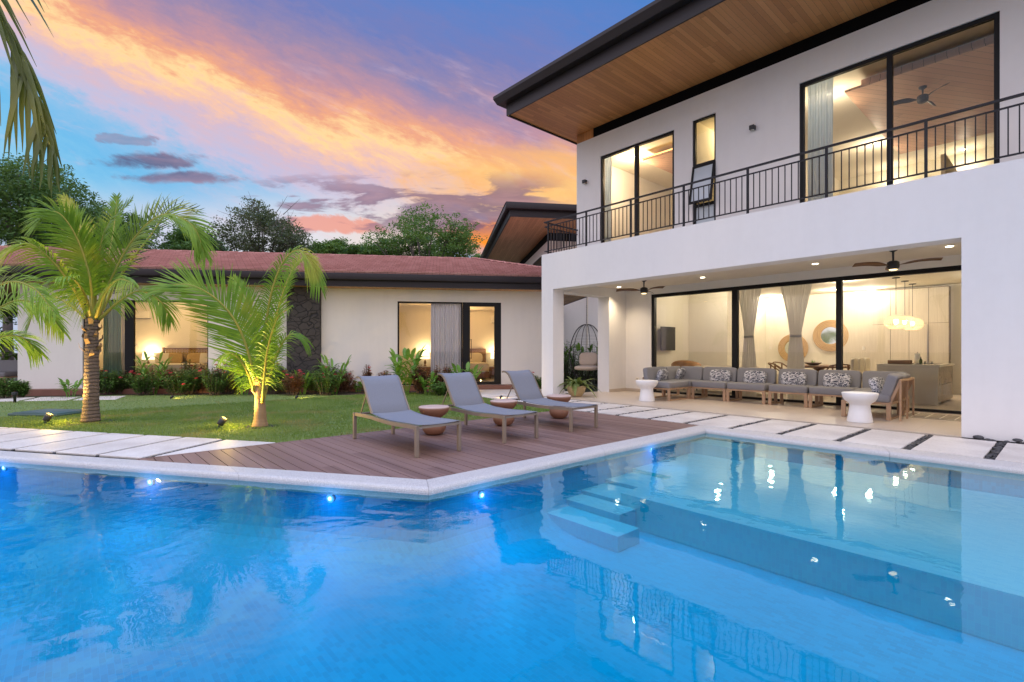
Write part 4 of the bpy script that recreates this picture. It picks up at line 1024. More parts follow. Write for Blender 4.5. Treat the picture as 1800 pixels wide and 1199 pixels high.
for k, lab in enumerate(('cream bar stool nearest the glass at the island', 'middle cream bar stool at the island', 'cream bar stool farthest from the glass at the island')):
    o = thing('bar_stool', lab, 'bar stool', (-3.78, 16.0 + .62 * k, .02), 0, 'cream bar stools at the kitchen island')
    MB().pillow((0, 0, .66), .23, .22, .05).build('seat', 'cream_fabric', o); MB().pillow((-.22, 0, .90), .045, .22, .22).build('backrest', 'cream_fabric', o)
    for sx in (-1, 1):
        for sy in (-1, 1): MB().bar((sx * .16, sy * .16, .62), (sx * .21, sy * .21, 0), .03).build('leg', 'walnut', o)
for (px, py, sy, lab) in ((1575, 488, 567, 'woven globe pendant lamp nearest the glass over the island'), (1590.5, 494, 567, 'middle woven globe pendant lamp over the island'), (1604, 499, 570, 'woven globe pendant lamp farthest from the glass over the island')):
    p = Zp(px, py, ZC); d = (Vector((p.x, p.y, 0))).dot(FW); zc = 1.35 + (616 - sy) / FPX * d; r_ = .27
    o = thing('pendant_lamp', lab, 'pendant lamp', (p.x, p.y, zc), 0, 'woven pendant lamps over the island')
    MB().lathe([(.005, ZC - zc), (.09, ZC - zc), (.09, ZC - zc - .02), (.005, ZC - zc - .02)], 20).tube([(0, 0, ZC - zc - .02), (0, 0, .22)], .006, 6).build('cord', 'charcoal_lamp', o)
    a = MB(); nr = 11
    for k in range(nr):
        la_ = -1.05 + 2.35 * k / (nr - 1); rr_ = r_ * math.cos(la_) ** .8 if la_ < 1.3 else .05; a.tube([(rr_ * math.cos(q * math.pi / 14), rr_ * math.sin(q * math.pi / 14), r_ * .72 * math.sin(la_)) for q in range(29)], .007, 4, False)
    for k in range(26):
        an = 2 * math.pi * k / 26; a.tube([(r_ * math.cos(la_) ** .8 * math.cos(an + la_ * .3), r_ * math.cos(la_) ** .8 * math.sin(an + la_ * .3), r_ * .72 * math.sin(la_)) for la_ in [-1.05 + 2.35 * j / 8 for j in range(9)]], .006, 4, False)
    a.build('woven_shade', 'pendant_glow', o); MB().pillow((0, 0, .02), .055, .055, .07, 1.0).build('bulb', 'bulb_glow', o)
    lamp(o, (0, 0, -.02), 22, WARM, size=.05)
# dining set, indoor sofa, armchair
o = thing('dining_table', 'round wooden dining table behind the glass', 'dining table', (-5.25, 17.3, .02)); MB().lathe([(.005, .81), (.78, .81), (.80, .83), (.80, .86), (.78, .87), (.005, .87)], 48).build('table_top', 'walnut', o); MB().lathe([(.005, 0), (.32, 0), (.30, .04), (.09, .1), (.08, .7), (.2, .81), (.005, .81)], 24).build('pedestal', 'walnut', o)
o = thing('fruit_bowl', 'shallow dark bowl with a small plant on the dining table', 'bowl', (-5.35, 17.1, .892)); MB().lathe([(.005, 0), (.10, 0), (.20, .05), (.24, .09), (.22, .09), (.1, .03), (.005, .03)], 28).build('dish', 'bronze_metal', o)
a = MB(); rnd = random.Random(2)
for k in range(30):
    an = rnd.uniform(0, 6.28); l_ = rnd.uniform(.08, .16); d = Vector((math.cos(an) * .6, math.sin(an) * .6, rnd.uniform(.4, 1))).normalized(); sd = d.cross(Vector((0, 0, 1))).normalized() * .012; b0 = Vector((0, 0, .05)); a.add([b0 - sd, b0 + sd, b0 + d * l_], [(0, 1, 2)])
a.build('succulent', 'ginger_leaf', o)
for k, (x, y, rz, lab) in enumerate(((-6.1, 16.55, 40, 'wooden dining chair left of the round table, near the curtain'), (-4.55, 16.5, 130, 'wooden dining chair right of the round table, beside the door post'), (-6.35, 17.6, -10, 'wooden dining chair behind the round table towards the mirrors'))):
    o = thing('dining_chair', lab, 'dining chair', (x, y, .02), R_(rz), 'wooden dining chairs at the round table')
    MB().box(-.22, .22, -.21, .21, .42, .46).build('seat', 'cream_fabric', o, bevel=.01); MB().tube([(-.24, -.27, .90), (-.30, -.12, .93), (-.32, 0, .94), (-.30, .12, .93), (-.24, .27, .90), (.1, .29, .68)], .02, 8).tube([(-.24, -.27, .90), (.1, -.29, .68)], .018, 8).build('backrest', 'walnut', o)
    for sx, sy in ((-1, -1), (-1, 1), (1, -1), (1, 1)): MB().bar((sx * .2, sy * .2, .9 if sx < 0 else .68), (sx * .23, sy * .23, 0), .035).build('leg', 'walnut', o)
o = thing('indoor_sofa', 'long cream sofa inside behind the left glass', 'sofa', (-7.3, 15.6, .02))
MB().pillow((0, 0, .26), 1.35, .45, .18, .25).build('seat', 'cream_fabric', o); MB().pillow((0, -.36, .55), 1.35, .13, .28, .25).build('backrest', 'cream_fabric', o)
for sx in (-1, 1): MB().pillow((sx * 1.32, 0, .38), .12, .45, .26, .3).build('armrest', 'cream_fabric', o)
for k in range(3): MB().pillow((-.8 + .8 * k, -.12, .66), .25, .09, .19, .5).build('cushion', 'linen', o)
p = Xp(1210, 645, -8.6)
o = thing('leather_armchair', 'round tan leather armchair behind the glass', 'armchair', (p.x, p.y - .1, .02)); a = MB(); vs = []; n = 24
for i in range(n + 1):
    an = math.pi * (.05 + 1.1 * i / n) + R_(180)
    for (r_, z) in ((.42, .25), (.50, .25), (.50, .80 + .17 * math.sin(math.pi * i / n)), (.45, .84 + .17 * math.sin(math.pi * i / n)), (.40, .78 + .17 * math.sin(math.pi * i / n))): vs.append((r_ * math.cos(an), r_ * math.sin(an), z))
a.add(vs, [(i * 5 + j, (i + 1) * 5 + j, (i + 1) * 5 + (j + 1) % 5, i * 5 + (j + 1) % 5) for i in range(n) for j in range(5)], True); a.build('shell', 'tan_leather', o)
MB().pillow((0, 0, .42), .40, .40, .10, .4).build('seat', 'tan_leather', o)
for k in range(4): MB().bar((.28 * math.cos(.8 + 1.57 * k), .28 * math.sin(.8 + 1.57 * k), .34), (.33 * math.cos(.8 + 1.57 * k), .33 * math.sin(.8 + 1.57 * k), 0), .035).build('leg', 'walnut', o)
for (px, py, yy, lab) in ((1343, 612, 19.99, 'left of two small white switch plates indoors'), (1354, 612, 19.99, 'right of two small white switch plates indoors'), (1518, 612, 19.92, 'white switch plate on the wall left of the cupboards')):
    p = Yp(px, py, yy); o = thing('light_switch', lab, 'switch', tuple(p)); MB().box(-.04, .04, -.012, 0, -.06, .06).build('plate', 'switch_plastic', o, bevel=.003, seg=1); MB().box(-.02, .02, -.017, -.0121, -.03, .03).build('rocker', 'ac_white', o)
p = Yp(1121, 666, YSL); o = thing('wall_socket', 'small white outdoor socket on the patio wall behind the drum table', 'socket', (p.x, YSL, p.z)); MB().box(-.06, .06, -.03, -.001, -.045, .045).build('housing', 'switch_plastic', o, bevel=.004, seg=1); MB().box(-.02, .02, -.034, -.0301, -.02, .02).build('flap', 'stainless', o)
# upstairs furnishings
x0_, x1_ = Yp(1418, 300, 12.35).x, Yp(1463, 300, 12.35).x
curtain('c', 'pale blue sheer curtain at the left of the large upstairs window', x0_, x1_, 12.40, 4.13, 7.3, 'curtain_blue', folds=9, grp='upstairs sheer curtains')
x0_, x1_ = Yp(1061, 300, 12.35).x, Yp(1073, 300, 12.35).x
curtain('c', 'narrow blue sheer curtain at the left of the smaller upstairs window', x0_ - .1, x1_, 12.40, 4.13, 7.3, 'curtain_blue', folds=5, grp='upstairs sheer curtains')
def bed_lamp(name, label, loc, rz=0, par=None, power=18, h=.62, grp='glowing bedside lamps'):
    o = thing('table_lamp', label, 'table lamp', loc, rz, grp)
    MB().lathe([(.005, 0), (.08, 0), (.075, .02), (.02, .05), (.05, .15), (.05, .2), (.012, .27), (.012, .33), (.005, .33)], 20).build('stand', 'walnut', o)
    MB().lathe([(.20, .31), (.205, .31), (.18, .60), (.175, .60)], 28).build('lamp_shade', 'shade_glow', o)
    MB().pillow((0, 0, .44), .035, .035, .05, 1).build('bulb', 'bulb_glow', o); lamp(o, (0, 0, .60), power, (1, .68, .32), size=.06); return o
def nightstand(label, loc, rz, grp='bedside tables'):
    o = thing('nightstand', label, 'nightstand', loc, rz, grp); MB().box(-.26, .26, -.22, .22, .12, .50).build('carcass', 'brown_gloss', o, bevel=.006); MB().box(-.24, .24, -.235, -.221, .15, .30).build('drawer', 'walnut', o); MB().box(-.24, .24, -.235, -.221, .32, .47).build('drawer', 'walnut', o)
    for sx, sy in ((-1, -1), (-1, 1), (1, -1), (1, 1)): MB().box(sx * .24 - .02, sx * .24 + .02, sy * .19 - .02, sy * .19 + .02, 0, .119).build('leg', 'walnut', o)
def bed(label, loc, rz, wd, woven, pill, grp='beds'):
    o = thing('bed', label, 'bed', loc, rz, grp); hw = wd / 2
    if woven:
        MB().bar((-hw - .05, 0, 0), (-hw - .05, -.06, 1.32), .07).bar((hw + .05, 0, 0), (hw + .05, -.06, 1.32), .07).bar((-hw, -.05, 1.27), (hw, -.05, 1.27), .05).build('headboard', 'walnut', o)
        a = MB()
        for k in range(17): x = -hw + .06 + (wd - .12) * k / 16; a.box(x - .042, x + .042, -.045 - .008 * (k % 2), -.03 - .008 * (k % 2), .75, 1.25)
        for k in range(4): a.box(-hw, hw, -.062, -.054, .82 + .12 * k, .86 + .12 * k)
        a.build('woven_panel', 'gold_fabric', o)
    else: MB().box(-hw - .06, hw + .06, -.08, 0, 0, 1.28).build('headboard', 'brown_gloss', o, bevel=.01)
    MB().box(-hw, hw, -2.1, -.09, .12, .36).build('base', 'walnut', o); MB().pillow((0, -1.1, .50), hw, 1.0, .17, .2).build('mattress', 'cream_fabric', o); MB().pillow((0, -1.35, .56), hw + .03, .78, .15, .22).build('duvet', 'cream_fabric', o)
    for k, (x, m_) in enumerate(pill): MB().pillow((x, -.26 - .12 * (k % 2), .88), .34, .09, .22, .55, ax=Matrix.Rotation(R_(-14), 3, 'X')).build('pillow', m_, o)
p = Yp(1098, 395, 16.4); nightstand('nightstand in the upstairs room behind the smaller window', (p.x, 16.7, 4.10), 0); bed_lamp('l', 'glowing bedside lamp in the upstairs room', (p.x, 16.6, 4.61), power=70)
# ---- bedrooms of the wing (local frame: x along, y inward)
def wloc(x, y, z): return tuple(wl(x, -y, z))
RZ = R_(56.4)
BX = -12.1
bed('bed with woven strap headboard and golden pillows, left bedroom', wloc(BX, 4.08, .15), RZ, 1.75, True, ((-.45, 'gold_fabric'), (.42, 'gold_fabric'), (-.78, 'cream_fabric'), (.75, 'cream_fabric')))
bed('bed with dark headboard and cream pillows seen through the glass door', wloc(-1.15, 4.08, .15), RZ, 1.8, False, ((-.45, 'cream_fabric'), (.45, 'cream_fabric')))
nightstand('nightstand left of the woven headboard bed', wloc(-13.50, 3.85, .15), RZ); bed_lamp('l', 'bright lamp left of the woven headboard bed', wloc(-13.50, 3.85, .68), RZ, power=70)
nightstand('nightstand behind the tall ginger plant, left of the second bed', wloc(-2.78, 3.85, .15), RZ); bed_lamp('l', 'bright lamp left of the dark headboard bed', wloc(-2.78, 3.85, .68), RZ, power=70)
nightstand('nightstand at the right edge of the glass door', wloc(.20, 3.85, .15), RZ); bed_lamp('l', 'bright lamp at the right, beside the dark headboard', wloc(.20, 3.85, .68), RZ, power=60)
for x, z, lab in ((-13.9, 2.62, 'white air conditioner above the lamp in the left bedroom'), (.45, 2.55, 'white air conditioner seen at the top of the glass door')):
    o = thing('air_conditioner', lab, 'air conditioner', wloc(x, 4.09, z), RZ); MB().box(-.42, .42, -.22, 0, 0, .28).build('casing', 'ac_white', o, bevel=.03); MB().box(-.38, .38, -.16, -.02, -.012, -.001).build('vent_flap', 'charcoal_lamp', o)
o = thing('rattan_pendant', 'small glowing rattan pendant behind the teal curtain', 'pendant lamp', wloc(tw(205) + .0, .75, 1.55), RZ); MB().lathe([(.03, .12), (.12, .08), (.17, .0), (.13, -.06), (.05, -.08)], 24).build('lamp_shade', 'pendant_glow', o); MB().tube([(0, 0, .12), (0, 0, 1.69)], .006, 5).build('cord', 'charcoal_lamp', o); lamp(o, (0, 0, -.0), 6, WARM, size=.05)
def wcurtain(label, x0, x1, y, mat, folds, grp=None):
    o = thing('curtain', label, 'curtain', wloc((x0 + x1) / 2, y, .16), RZ, grp); m_ = MB(); nx = folds * 8; vs = []; nz = 10
    for i in range(nz + 1):
        for j in range(nx + 1):
            u = j / nx; vs.append(((u - .5) * (x1 - x0), .045 * math.sin(2 * math.pi * folds * u + .6 * math.sin(9 * u + i * .1)) + .01 * math.sin(u * 40), 2.95 * i / nz))
    m_.add(vs, [(i * (nx + 1) + j, i * (nx + 1) + j + 1, (i + 1) * (nx + 1) + j + 1, (i + 1) * (nx + 1) + j) for i in range(nz) for j in range(nx)], True).build('cloth', mat, o)
    MB().bar(((x0 - x1) / 2, 0, 2.97), ((x1 - x0) / 2, 0, 2.97), .025).build('track', 'switch_plastic', o)
wcurtain('lilac grey bedroom curtain gathered beside the glass door', tw(757), tw(813), .26, 'curtain_lilac', 13, 'bedroom curtains')
wcurtain('teal sheer bedroom curtain behind the larger palm', tw(170), tw(203), .30, 'curtain_teal', 10, 'bedroom curtains')
wcurtain('golden sheer bedroom curtain right of the rattan pendant', tw(204), tw(218), .30, 'curtain_sheer', 5, 'bedroom curtains')
MB().box(-3.4, .9, 3.4, 3.46, 3.14, 3.17).build('cove_light', 'cove_glow', G); MB().box(-3.5, 1.0, 3.3, 3.36, 3.05, 3.2).build('cove_board', 'inside_white', G)
lamp(G, (-1.2, 2.4, 3.1), 55, (1, .62, .26), size=.04); lamp(G, (-12.4, 2.4, 3.1), 80, (1, .70, .34), size=.04)  # added fill lights below the bedroom ceilings, no fittings there

# ================================================================== PATIO FURNITURE
def module(label, x0, x1, y0, y1, backs, rz=0, grp='modules of the grey outdoor sectional', slats=False, ctr=None):
    """seat module; coordinates local to its front-left corner; backs: list of sides 'b','l','r'"""
    wx, wy = x1 - x0, y1 - y0
    o = thing('sofa_module', label, 'sofa module', (x0, y0, .009) if ctr is None else ctr, rz, grp)
    for x in (0.0, wx - .075):
        MB().box(x, x + .075, .0, .035, 0, .295).box(x, x + .075, wy - .035, wy, 0, .295).box(x + .018, x + .057, .035, wy - .035, .0, .03).build('leg', 'teak', o, bevel=.004, seg=1)
    MB().box(.0, wx, .0, .035, .2955, .335).box(.0, wx, wy - .035, wy, .2955, .335).box(0, .035, .035, wy - .035, .2955, .335).box(wx - .035, wx, .035, wy - .035, .2955, .335).box(.035, wx - .035, .035, wy - .035, .30, .32).build('seat_frame', 'teak', o, bevel=.003, seg=1)
    MB().pillow((wx / 2, wy / 2 - .01, .415), wx / 2 - .004, wy / 2 + .01, .085, .20, 16, q=.12).build('seat_cushion', 'sofa_fabric', o)
    tb = .15
    for b_ in backs:
        if b_ == 'b':
            xa_ = tb + .02 if 'l' in backs else .0; xb_ = wx - tb - .02 if 'r' in backs else wx
            MB().pillow(((xa_ + xb_) / 2, wy - tb * .62, .66), (xb_ - xa_) / 2 - .004, tb / 2, .215, .25, 16, ax=Matrix.Rotation(R_(-9), 3, 'X')).build('back_cushion', 'sofa_fabric', o)
            MB().box(.02, wx - .02, wy - .02, wy, .335, .60).build('back_frame', 'teak', o, bevel=.003, seg=1)
        else:
            xs2 = tb * .62 if b_ == 'l' else wx - tb * .62; sg = -1 if b_ == 'l' else 1
            if not slats:
                MB().pillow((xs2, wy / 2, .66), tb / 2, wy / 2 - .004, .215, .25, 16, ax=Matrix.Rotation(R_(9 * sg), 3, 'Y')).build('back_cushion', 'sofa_fabric', o)
                xf = .0 if b_ == 'l' else wx - .02; MB().box(xf, xf + .02, .02, wy - .02, .335, .60).build('back_frame', 'teak', o)
            else:
                a = MB(); xw = wx + .0
                for j in range(8):
                    y = .05 + (wy - .1) * j / 7; a.bar((xw - .02, y, .335), (xw + .14, y, .76), .018, .05)
                a.bar((xw + .14, .0, .77), (xw + .14, wy, .77), .04, .04); a.bar((xw - .0, .0, .33), (xw - .0, wy, .33), .04, .04)
                a.build('slatted_back', 'teak', o)
                for y in (.02, wy / 2, wy - .02): MB().bar((xw + .145, y, .76), (xw + .145, y, .0), .03, .03).build('rear_leg', 'teak', o)
                for j in range(2): MB().pillow((xw - .03, wy * (.25 + .5 * j), .66), tb / 2 + .02, wy / 4 - .006, .225, .25, 16, ax=Matrix.Rotation(R_(17), 3, 'Y')).build('back_cushion', 'sofa_fabric', o)
    return o
module('sofa module with its back to the side wall, nearest the left drum table', -7.95, -7.10, 11.86, 12.88, 'l')
module('left corner module of the grey outdoor sofa', -7.95, -7.09, 12.90, 13.70, 'bl')
module('straight sofa module next to the left corner', -7.07, -6.11, 12.92, 13.70, 'b')
module('second straight sofa module from the left corner', -6.09, -5.11, 12.92, 13.70, 'b')
module('third straight sofa module from the left corner, in front of the tied curtain', -5.04, -4.16, 12.92, 13.70, 'b')
module('fourth straight sofa module from the left corner', -4.14, -3.26, 12.92, 13.70, 'b')
module('right corner module of the grey outdoor sofa', -3.24, -2.40, 12.92, 13.70, 'b')
module('sofa module with slatted wooden back beside the right drum table', -3.16, -2.34, 11.74, 12.90, 'r', slats=True)
def cushion(label, c, rx, rz):
    o = MB().pillow((0, 0, 0), .285, .08, .175, .50, 18).build('throw_pillow', 'cushion_print', org=(0, 0, 0)); o.location = c; o.rotation_euler = (R_(rx), 0, R_(rz)); tag(o, label, 'cushion', 'blue and white printed cushions')
for (px, X_, lab) in ((1164, None, 'printed cushion at the far left, behind the left drum table'), (1197, None, 'printed cushion second from the left, on the corner module')):
    p = Xp(px, 661, -7.68); cushion(lab, (-7.68, p.y, .65), -18, -80)
for px, lab in ((1266, 'printed cushion third from the left'), (1327, 'printed cushion fourth from the left'), (1395, 'printed cushion fifth from the left, below the lower mirror'), (1471, 'printed cushion in line with the slender door post')):
    p = Yp(px, 662, 13.42); cushion(lab, (p.x, 13.42, .645), -16, random.Random(px).uniform(-6, 6))
cushion('printed cushion leaning on the slatted back at the right end', (-2.62, 12.12, .64), -20, 86)
def drum(x, y, label):
    o = MB().lathe([(.005, 0), (.205, 0), (.208, .015), (.175, .20), (.162, .31), (.17, .345), (.24, .40), (.275, .46), (.29, .535), (.286, .545), (.27, .55), (.005, .55)], 56, (0, 0, 0)).build('drum_table', 'white_concrete', org=(0, 0, 0)); o.location = (x, y, .009); tag(o, label, 'side table', 'white pedestal side tables')
drum(-7.55, 11.48, 'white goblet shaped side table at the left end of the sofa'); drum(-2.69, 11.12, 'white goblet shaped side table at the right end of the sofa')
o = MB().box(-2.32, -1.22, 12.62, 13.55, .009, .025).build('rug', 'rug_weave', bevel=.006, seg=1); tag(o, 'beige lattice patterned rug at the right of the sofa', 'rug')
# loungers
def lounger(x, y, label):
    o = thing('sun_lounger', label, 'sun lounger', (x, y, 0.003), 0, 'grey sling sun loungers on the deck')
    hw = .325
    seat = [(.0, .405), (-.25, .402), (-.50, .392), (-.75, .388), (-1.0, .398), (-1.20, .42), (-1.30, .435)]
    back = [(-1.30, .44), (-1.40, .58), (-1.49, .72), (-1.56, .83), (-1.615, .90), (-1.68, .945), (-1.755, .955), (-1.80, .945)]
    for sy in (-1, 1):
        MB().box(-.05, .0, sy * hw - .0225, sy * hw + .0225, 0, .395).build('leg', 'bronze_metal', o, bevel=.004, seg=1)
        MB().box(-1.87, -1.82, sy * hw - .0225, sy * hw + .0225, 0, .395).build('leg', 'bronze_metal', o, bevel=.004, seg=1)
        a = MB(); pts = [(-.0, .375), (-.25, .372), (-.50, .362), (-.75, .358), (-1.0, .366), (-1.25, .378), (-1.5, .382), (-1.82, .376)]
        for p0, p1 in zip(pts, pts[1:]): a.bar((p0[0], sy * hw, p0[1]), (p1[0] - .004, sy * hw, p1[1]), .028, .05)
        a.build('side_rail', 'bronze_metal', o)
        a = MB()
        for p0, p1 in zip(back, back[1:]): a.bar((p0[0], sy * (hw - .02), p0[1] - .012), (p1[0], sy * (hw - .02), p1[1] - .012), .03, .022, (0, 1, 0))
        a.build('back_rail', 'bronze_metal', o)
        MB().bar((-1.50, sy * (hw - .03), .70), (-1.70, sy * (hw - .03), .39), .014).build('strut', 'bronze_metal', o)
    MB().bar((-.014, -hw, .375), (-.014, hw, .375), .05, .028).build('cross_rail', 'bronze_metal', o); MB().bar((-1.845, -hw, .372), (-1.845, hw, .372), .045, .028).build('cross_rail', 'bronze_metal', o)
    MB().bar((-1.70, -hw + .03, .39), (-1.70, hw - .03, .39), .016).build('strut_bar', 'bronze_metal', o)
    for nm, pr in (('seat_sling', seat), ('back_sling', back)):
        a = MB(); vs = []; n = 12; m_ = len(pr)
        for (u, z) in pr:
            for j in range(n + 1):
                s_ = j / n; vs.append((u, (s_ - .5) * 2 * (hw - .006), z + .006 - .012 * math.sin(math.pi * s_)))
        k = len(vs); vs += [(v_[0], v_[1], v_[2] - .006) for v_ in vs]
        f_ = [(i * (n + 1) + j, (i + 1) * (n + 1) + j, (i + 1) * (n + 1) + j + 1, i * (n + 1) + j + 1) for i in range(m_ - 1) for j in range(n)]
        f_ += [tuple(q + k for q in g_)[::-1] for g_ in f_]
        for j in (0, n): f_ += [(i * (n + 1) + j, (i + 1) * (n + 1) + j, (i + 1) * (n + 1) + j + k, i * (n + 1) + j + k) for i in range(m_ - 1)]
        for i in (0, m_ - 1): f_ += [(i * (n + 1) + j, i * (n + 1) + j + 1, i * (n + 1) + j + 1 + k, i * (n + 1) + j + k) for j in range(n)]
        a.add(vs, f_, True); a.build(nm, 'sling', o)
    return o
l0 = lounger(-5.47, 3.60, 'grey sling lounger nearest the pool corner, first of three')
c2_ = copy_tree(l0, label='middle grey sling lounger of the three on the deck'); c2_.location = (-5.48, 5.06, .003)
c3_ = copy_tree(l0, label='grey sling lounger closest to the house, with its head by the stone path'); c3_.location = (-5.51, 6.54, .003)
def stool(x, y, label, parent=None):
    o = thing('stool', label, 'stool', (x, y, .003), 0, 'terracotta hourglass stools between the loungers')
    MB().lathe([(.005, 0), (.10, 0), (.15, .025), (.185, .08), (.195, .125), (.18, .175), (.14, .215), (.11, .235), (.105, .255), (.12, .275), (.175, .31), (.225, .36), (.243, .41), (.243, .425), (.005, .425)], 48).build('body', 'terracotta', o)
    MB().lathe([(.005, .4255), (.243, .4255), (.247, .435), (.243, .445), (.235, .449), (.005, .449)], 48).build('top', 'terracotta_top', o)
stool(-6.85, 4.40, 'terracotta stool between the first and middle loungers'); stool(-6.83, 5.86, 'terracotta stool between the middle and farthest loungers'); stool(-6.85, 7.33, 'terracotta stool beyond the farthest lounger, nearest the potted plant')
# hanging egg chair
eg = thing('hanging_chair', 'black wicker hanging egg chair with pink cushion in the side garden', 'hanging chair', (-11.25, 13.45, .32), R_(-62))
def eggp(an, la_):       # an: azimuth of the meridian, la_: -pi/2..pi/2
    r_ = math.cos(la_) ** .85 * (.60 if la_ < 0 else .60 * (1 - .12 * math.sin(la_))); return Vector((r_ * math.cos(an) * .95, r_ * math.sin(an), .95 + .98 * math.sin(la_)))
a = MB()
for k in range(7):
    an = R_(85 + 190 * k / 6); rr_ = .018 if k in (0, 6) else .011
    a.tube([eggp(an, -1.45 + 2.97 * j / 22) for j in range(23)], rr_, 6)
a.build('frame', 'rattan_dark', eg)
a = MB()
for j in range(44):
    la_ = -1.3 + 2.65 * j / 43; a.tube([eggp(R_(85 + 190 * k / 14), la_) for k in range(15)], .0035, 3, False)
a.build('weave', 'rattan_dark', eg)
MB().pillow((-.05, 0, .42), .40, .42, .09, .6).build('seat_cushion', 'linen', eg); MB().pillow((-.30, 0, .72), .10, .33, .24, .5, ax=Matrix.Rotation(R_(-16), 3, 'Y')).build('back_cushion', 'linen', eg)
a = MB(); z = 1.93
for k in range(23): a.tube([(.013 * math.cos(q) * (1 if k % 2 else .3), .013 * math.cos(q) * (.3 if k % 2 else 1), z + .028 * k + .03 * math.sin(q) * .8 + .02) for q in [i * .785 for i in range(9)]], .004, 4, False)
a.tube([(0, 0, z + .64), (0, 0, 3.12)], .008, 6).build('chain', 'rattan_dark', eg)
# timber bracket that the chair hangs from is the wing's own soffit

# ================================================================== SMALL GARDEN OBJECTS
def spotlight(pt, target, label, power, ang=75, spill=.02):
    d = (Vector(target) - Vector(pt)).normalized(); o = thing('garden_spotlight', label, 'garden light', (pt[0], pt[1], -.01), 0, 'small garden uplights')
    q = d.to_track_quat('Z', 'Y').to_matrix(); a = MB().lathe([(.005, 0), (.045, .0), (.055, .02), (.055, .14), (.045, .14), (.045, .10), (.005, .10)], 20); a.v = [tuple(q @ Vector(v_) + Vector((0, 0, .07))) for v_ in a.v]; a.build('housing', 'charcoal_lamp', o)
    a = MB().lathe([(.001, .103), (.044, .103), (.001, .106)], 16); a.v = [tuple(q @ Vector(v_) + Vector((0, 0, .07))) for v_ in a.v]; a.build('lens', 'spot_lens', o)
    MB().box(-.02, .02, -.02, .02, 0, .06).build('spike', 'charcoal_lamp', o)
    if power < 60: o.scale = (.6, .6, .6)
    lamp(o, q @ Vector((0, 0, .16)) + Vector((0, 0, .07)), power, (1, .66, .20), 'SPOT', .04, d.to_track_quat('-Z', 'Y').to_euler(), ang, blend=.8)
    lamp(o, q @ Vector((0, 0, .19)) + Vector((0, 0, .07)), power * spill, (1, .64, .12), 'POINT', .04)
#@@PLANTS@@
# ================================================================== PALMS
def crom(P, n):
    P = [Vector(p) for p in P]; Q = [P[0] * 2 - P[1]] + P + [P[-1] * 2 - P[-2]]; out = []
    for i in range(1, len(Q) - 2):
        for k in range(n):
            t_ = k / n; a, b_, c, d = Q[i - 1], Q[i], Q[i + 1], Q[i + 2]
            out.append(.5 * ((2 * b_) + (c - a) * t_ + (2 * a - 5 * b_ + 4 * c - d) * t_ ** 2 + (3 * b_ - a - 3 * c + d) * t_ ** 3))
    out.append(P[-1]); return out
def frond(leaf, stem, pts, L, rnd, n=62, wid=.026, droop=.5, start=.16, nrm=None, fan=62, tip=22, r0=.028, flat=.25, jitter=.12, seg=4, gap=0):
    R_pts = crom(pts, 8); tot = len(R_pts) - 1
    stem.tube(R_pts, [r0 * (1 - .86 * i / tot) + .002 for i in range(tot + 1)], 6)
    acc = [0]
    for i in range(tot): acc.append(acc[-1] + (R_pts[i + 1] - R_pts[i]).length)
    def at(s_):
        d = s_ * acc[-1]; i = 0
        while i < tot - 1 and acc[i + 1] < d: i += 1
        k = (d - acc[i]) / max(1e-6, acc[i + 1] - acc[i]); return R_pts[i].lerp(R_pts[i + 1], k), (R_pts[i + 1] - R_pts[i]).normalized()
    for k in range(n):
        s_ = start + (1 - start) * (k + .5) / n; p, T = at(s_)
        N = (nrm or (-FW * .8 + Vector((0, 0, .6)))).normalized(); N = (N - T * N.dot(T)).normalized(); S = T.cross(N).normalized()
        ll = L * (math.sin(math.pi * (.14 + .80 * s_)) ** .75) * rnd.uniform(.85, 1.08)
        for sg in (-1, 1):
            if gap and rnd.random() < gap: continue
            al = R_(fan + (tip - fan) * s_ + rnd.uniform(-6, 6)); D = (T * math.cos(al) + S * sg * math.sin(al) + N * (flat + rnd.uniform(-jitter, jitter))).normalized()
            W = D.cross(N).normalized(); vs = []; w0 = wid * rnd.uniform(.8, 1.1)
            for j in range(seg + 1):
                u = j / seg; q = p + D * ll * u + Vector((0, 0, -1)) * droop * ll * u * u * (1 + .3 * sg * 0) + W * rnd.uniform(-.004, .004)
                ww = w0 * (.55 + .45 * math.sin(min(1, u * 2.2) * 1.57)) * (1 - u ** 2.4) * .5 + .0012; vs += [q - W * ww, q + N * w0 * .18 * (1 - u), q + W * ww]
            b_ = [(3 * j, 3 * j + 3, 3 * j + 4, 3 * j + 1) for j in range(seg)] + [(3 * j + 1, 3 * j + 4, 3 * j + 5, 3 * j + 2) for j in range(seg)]
            leaf.add(vs, b_, True)
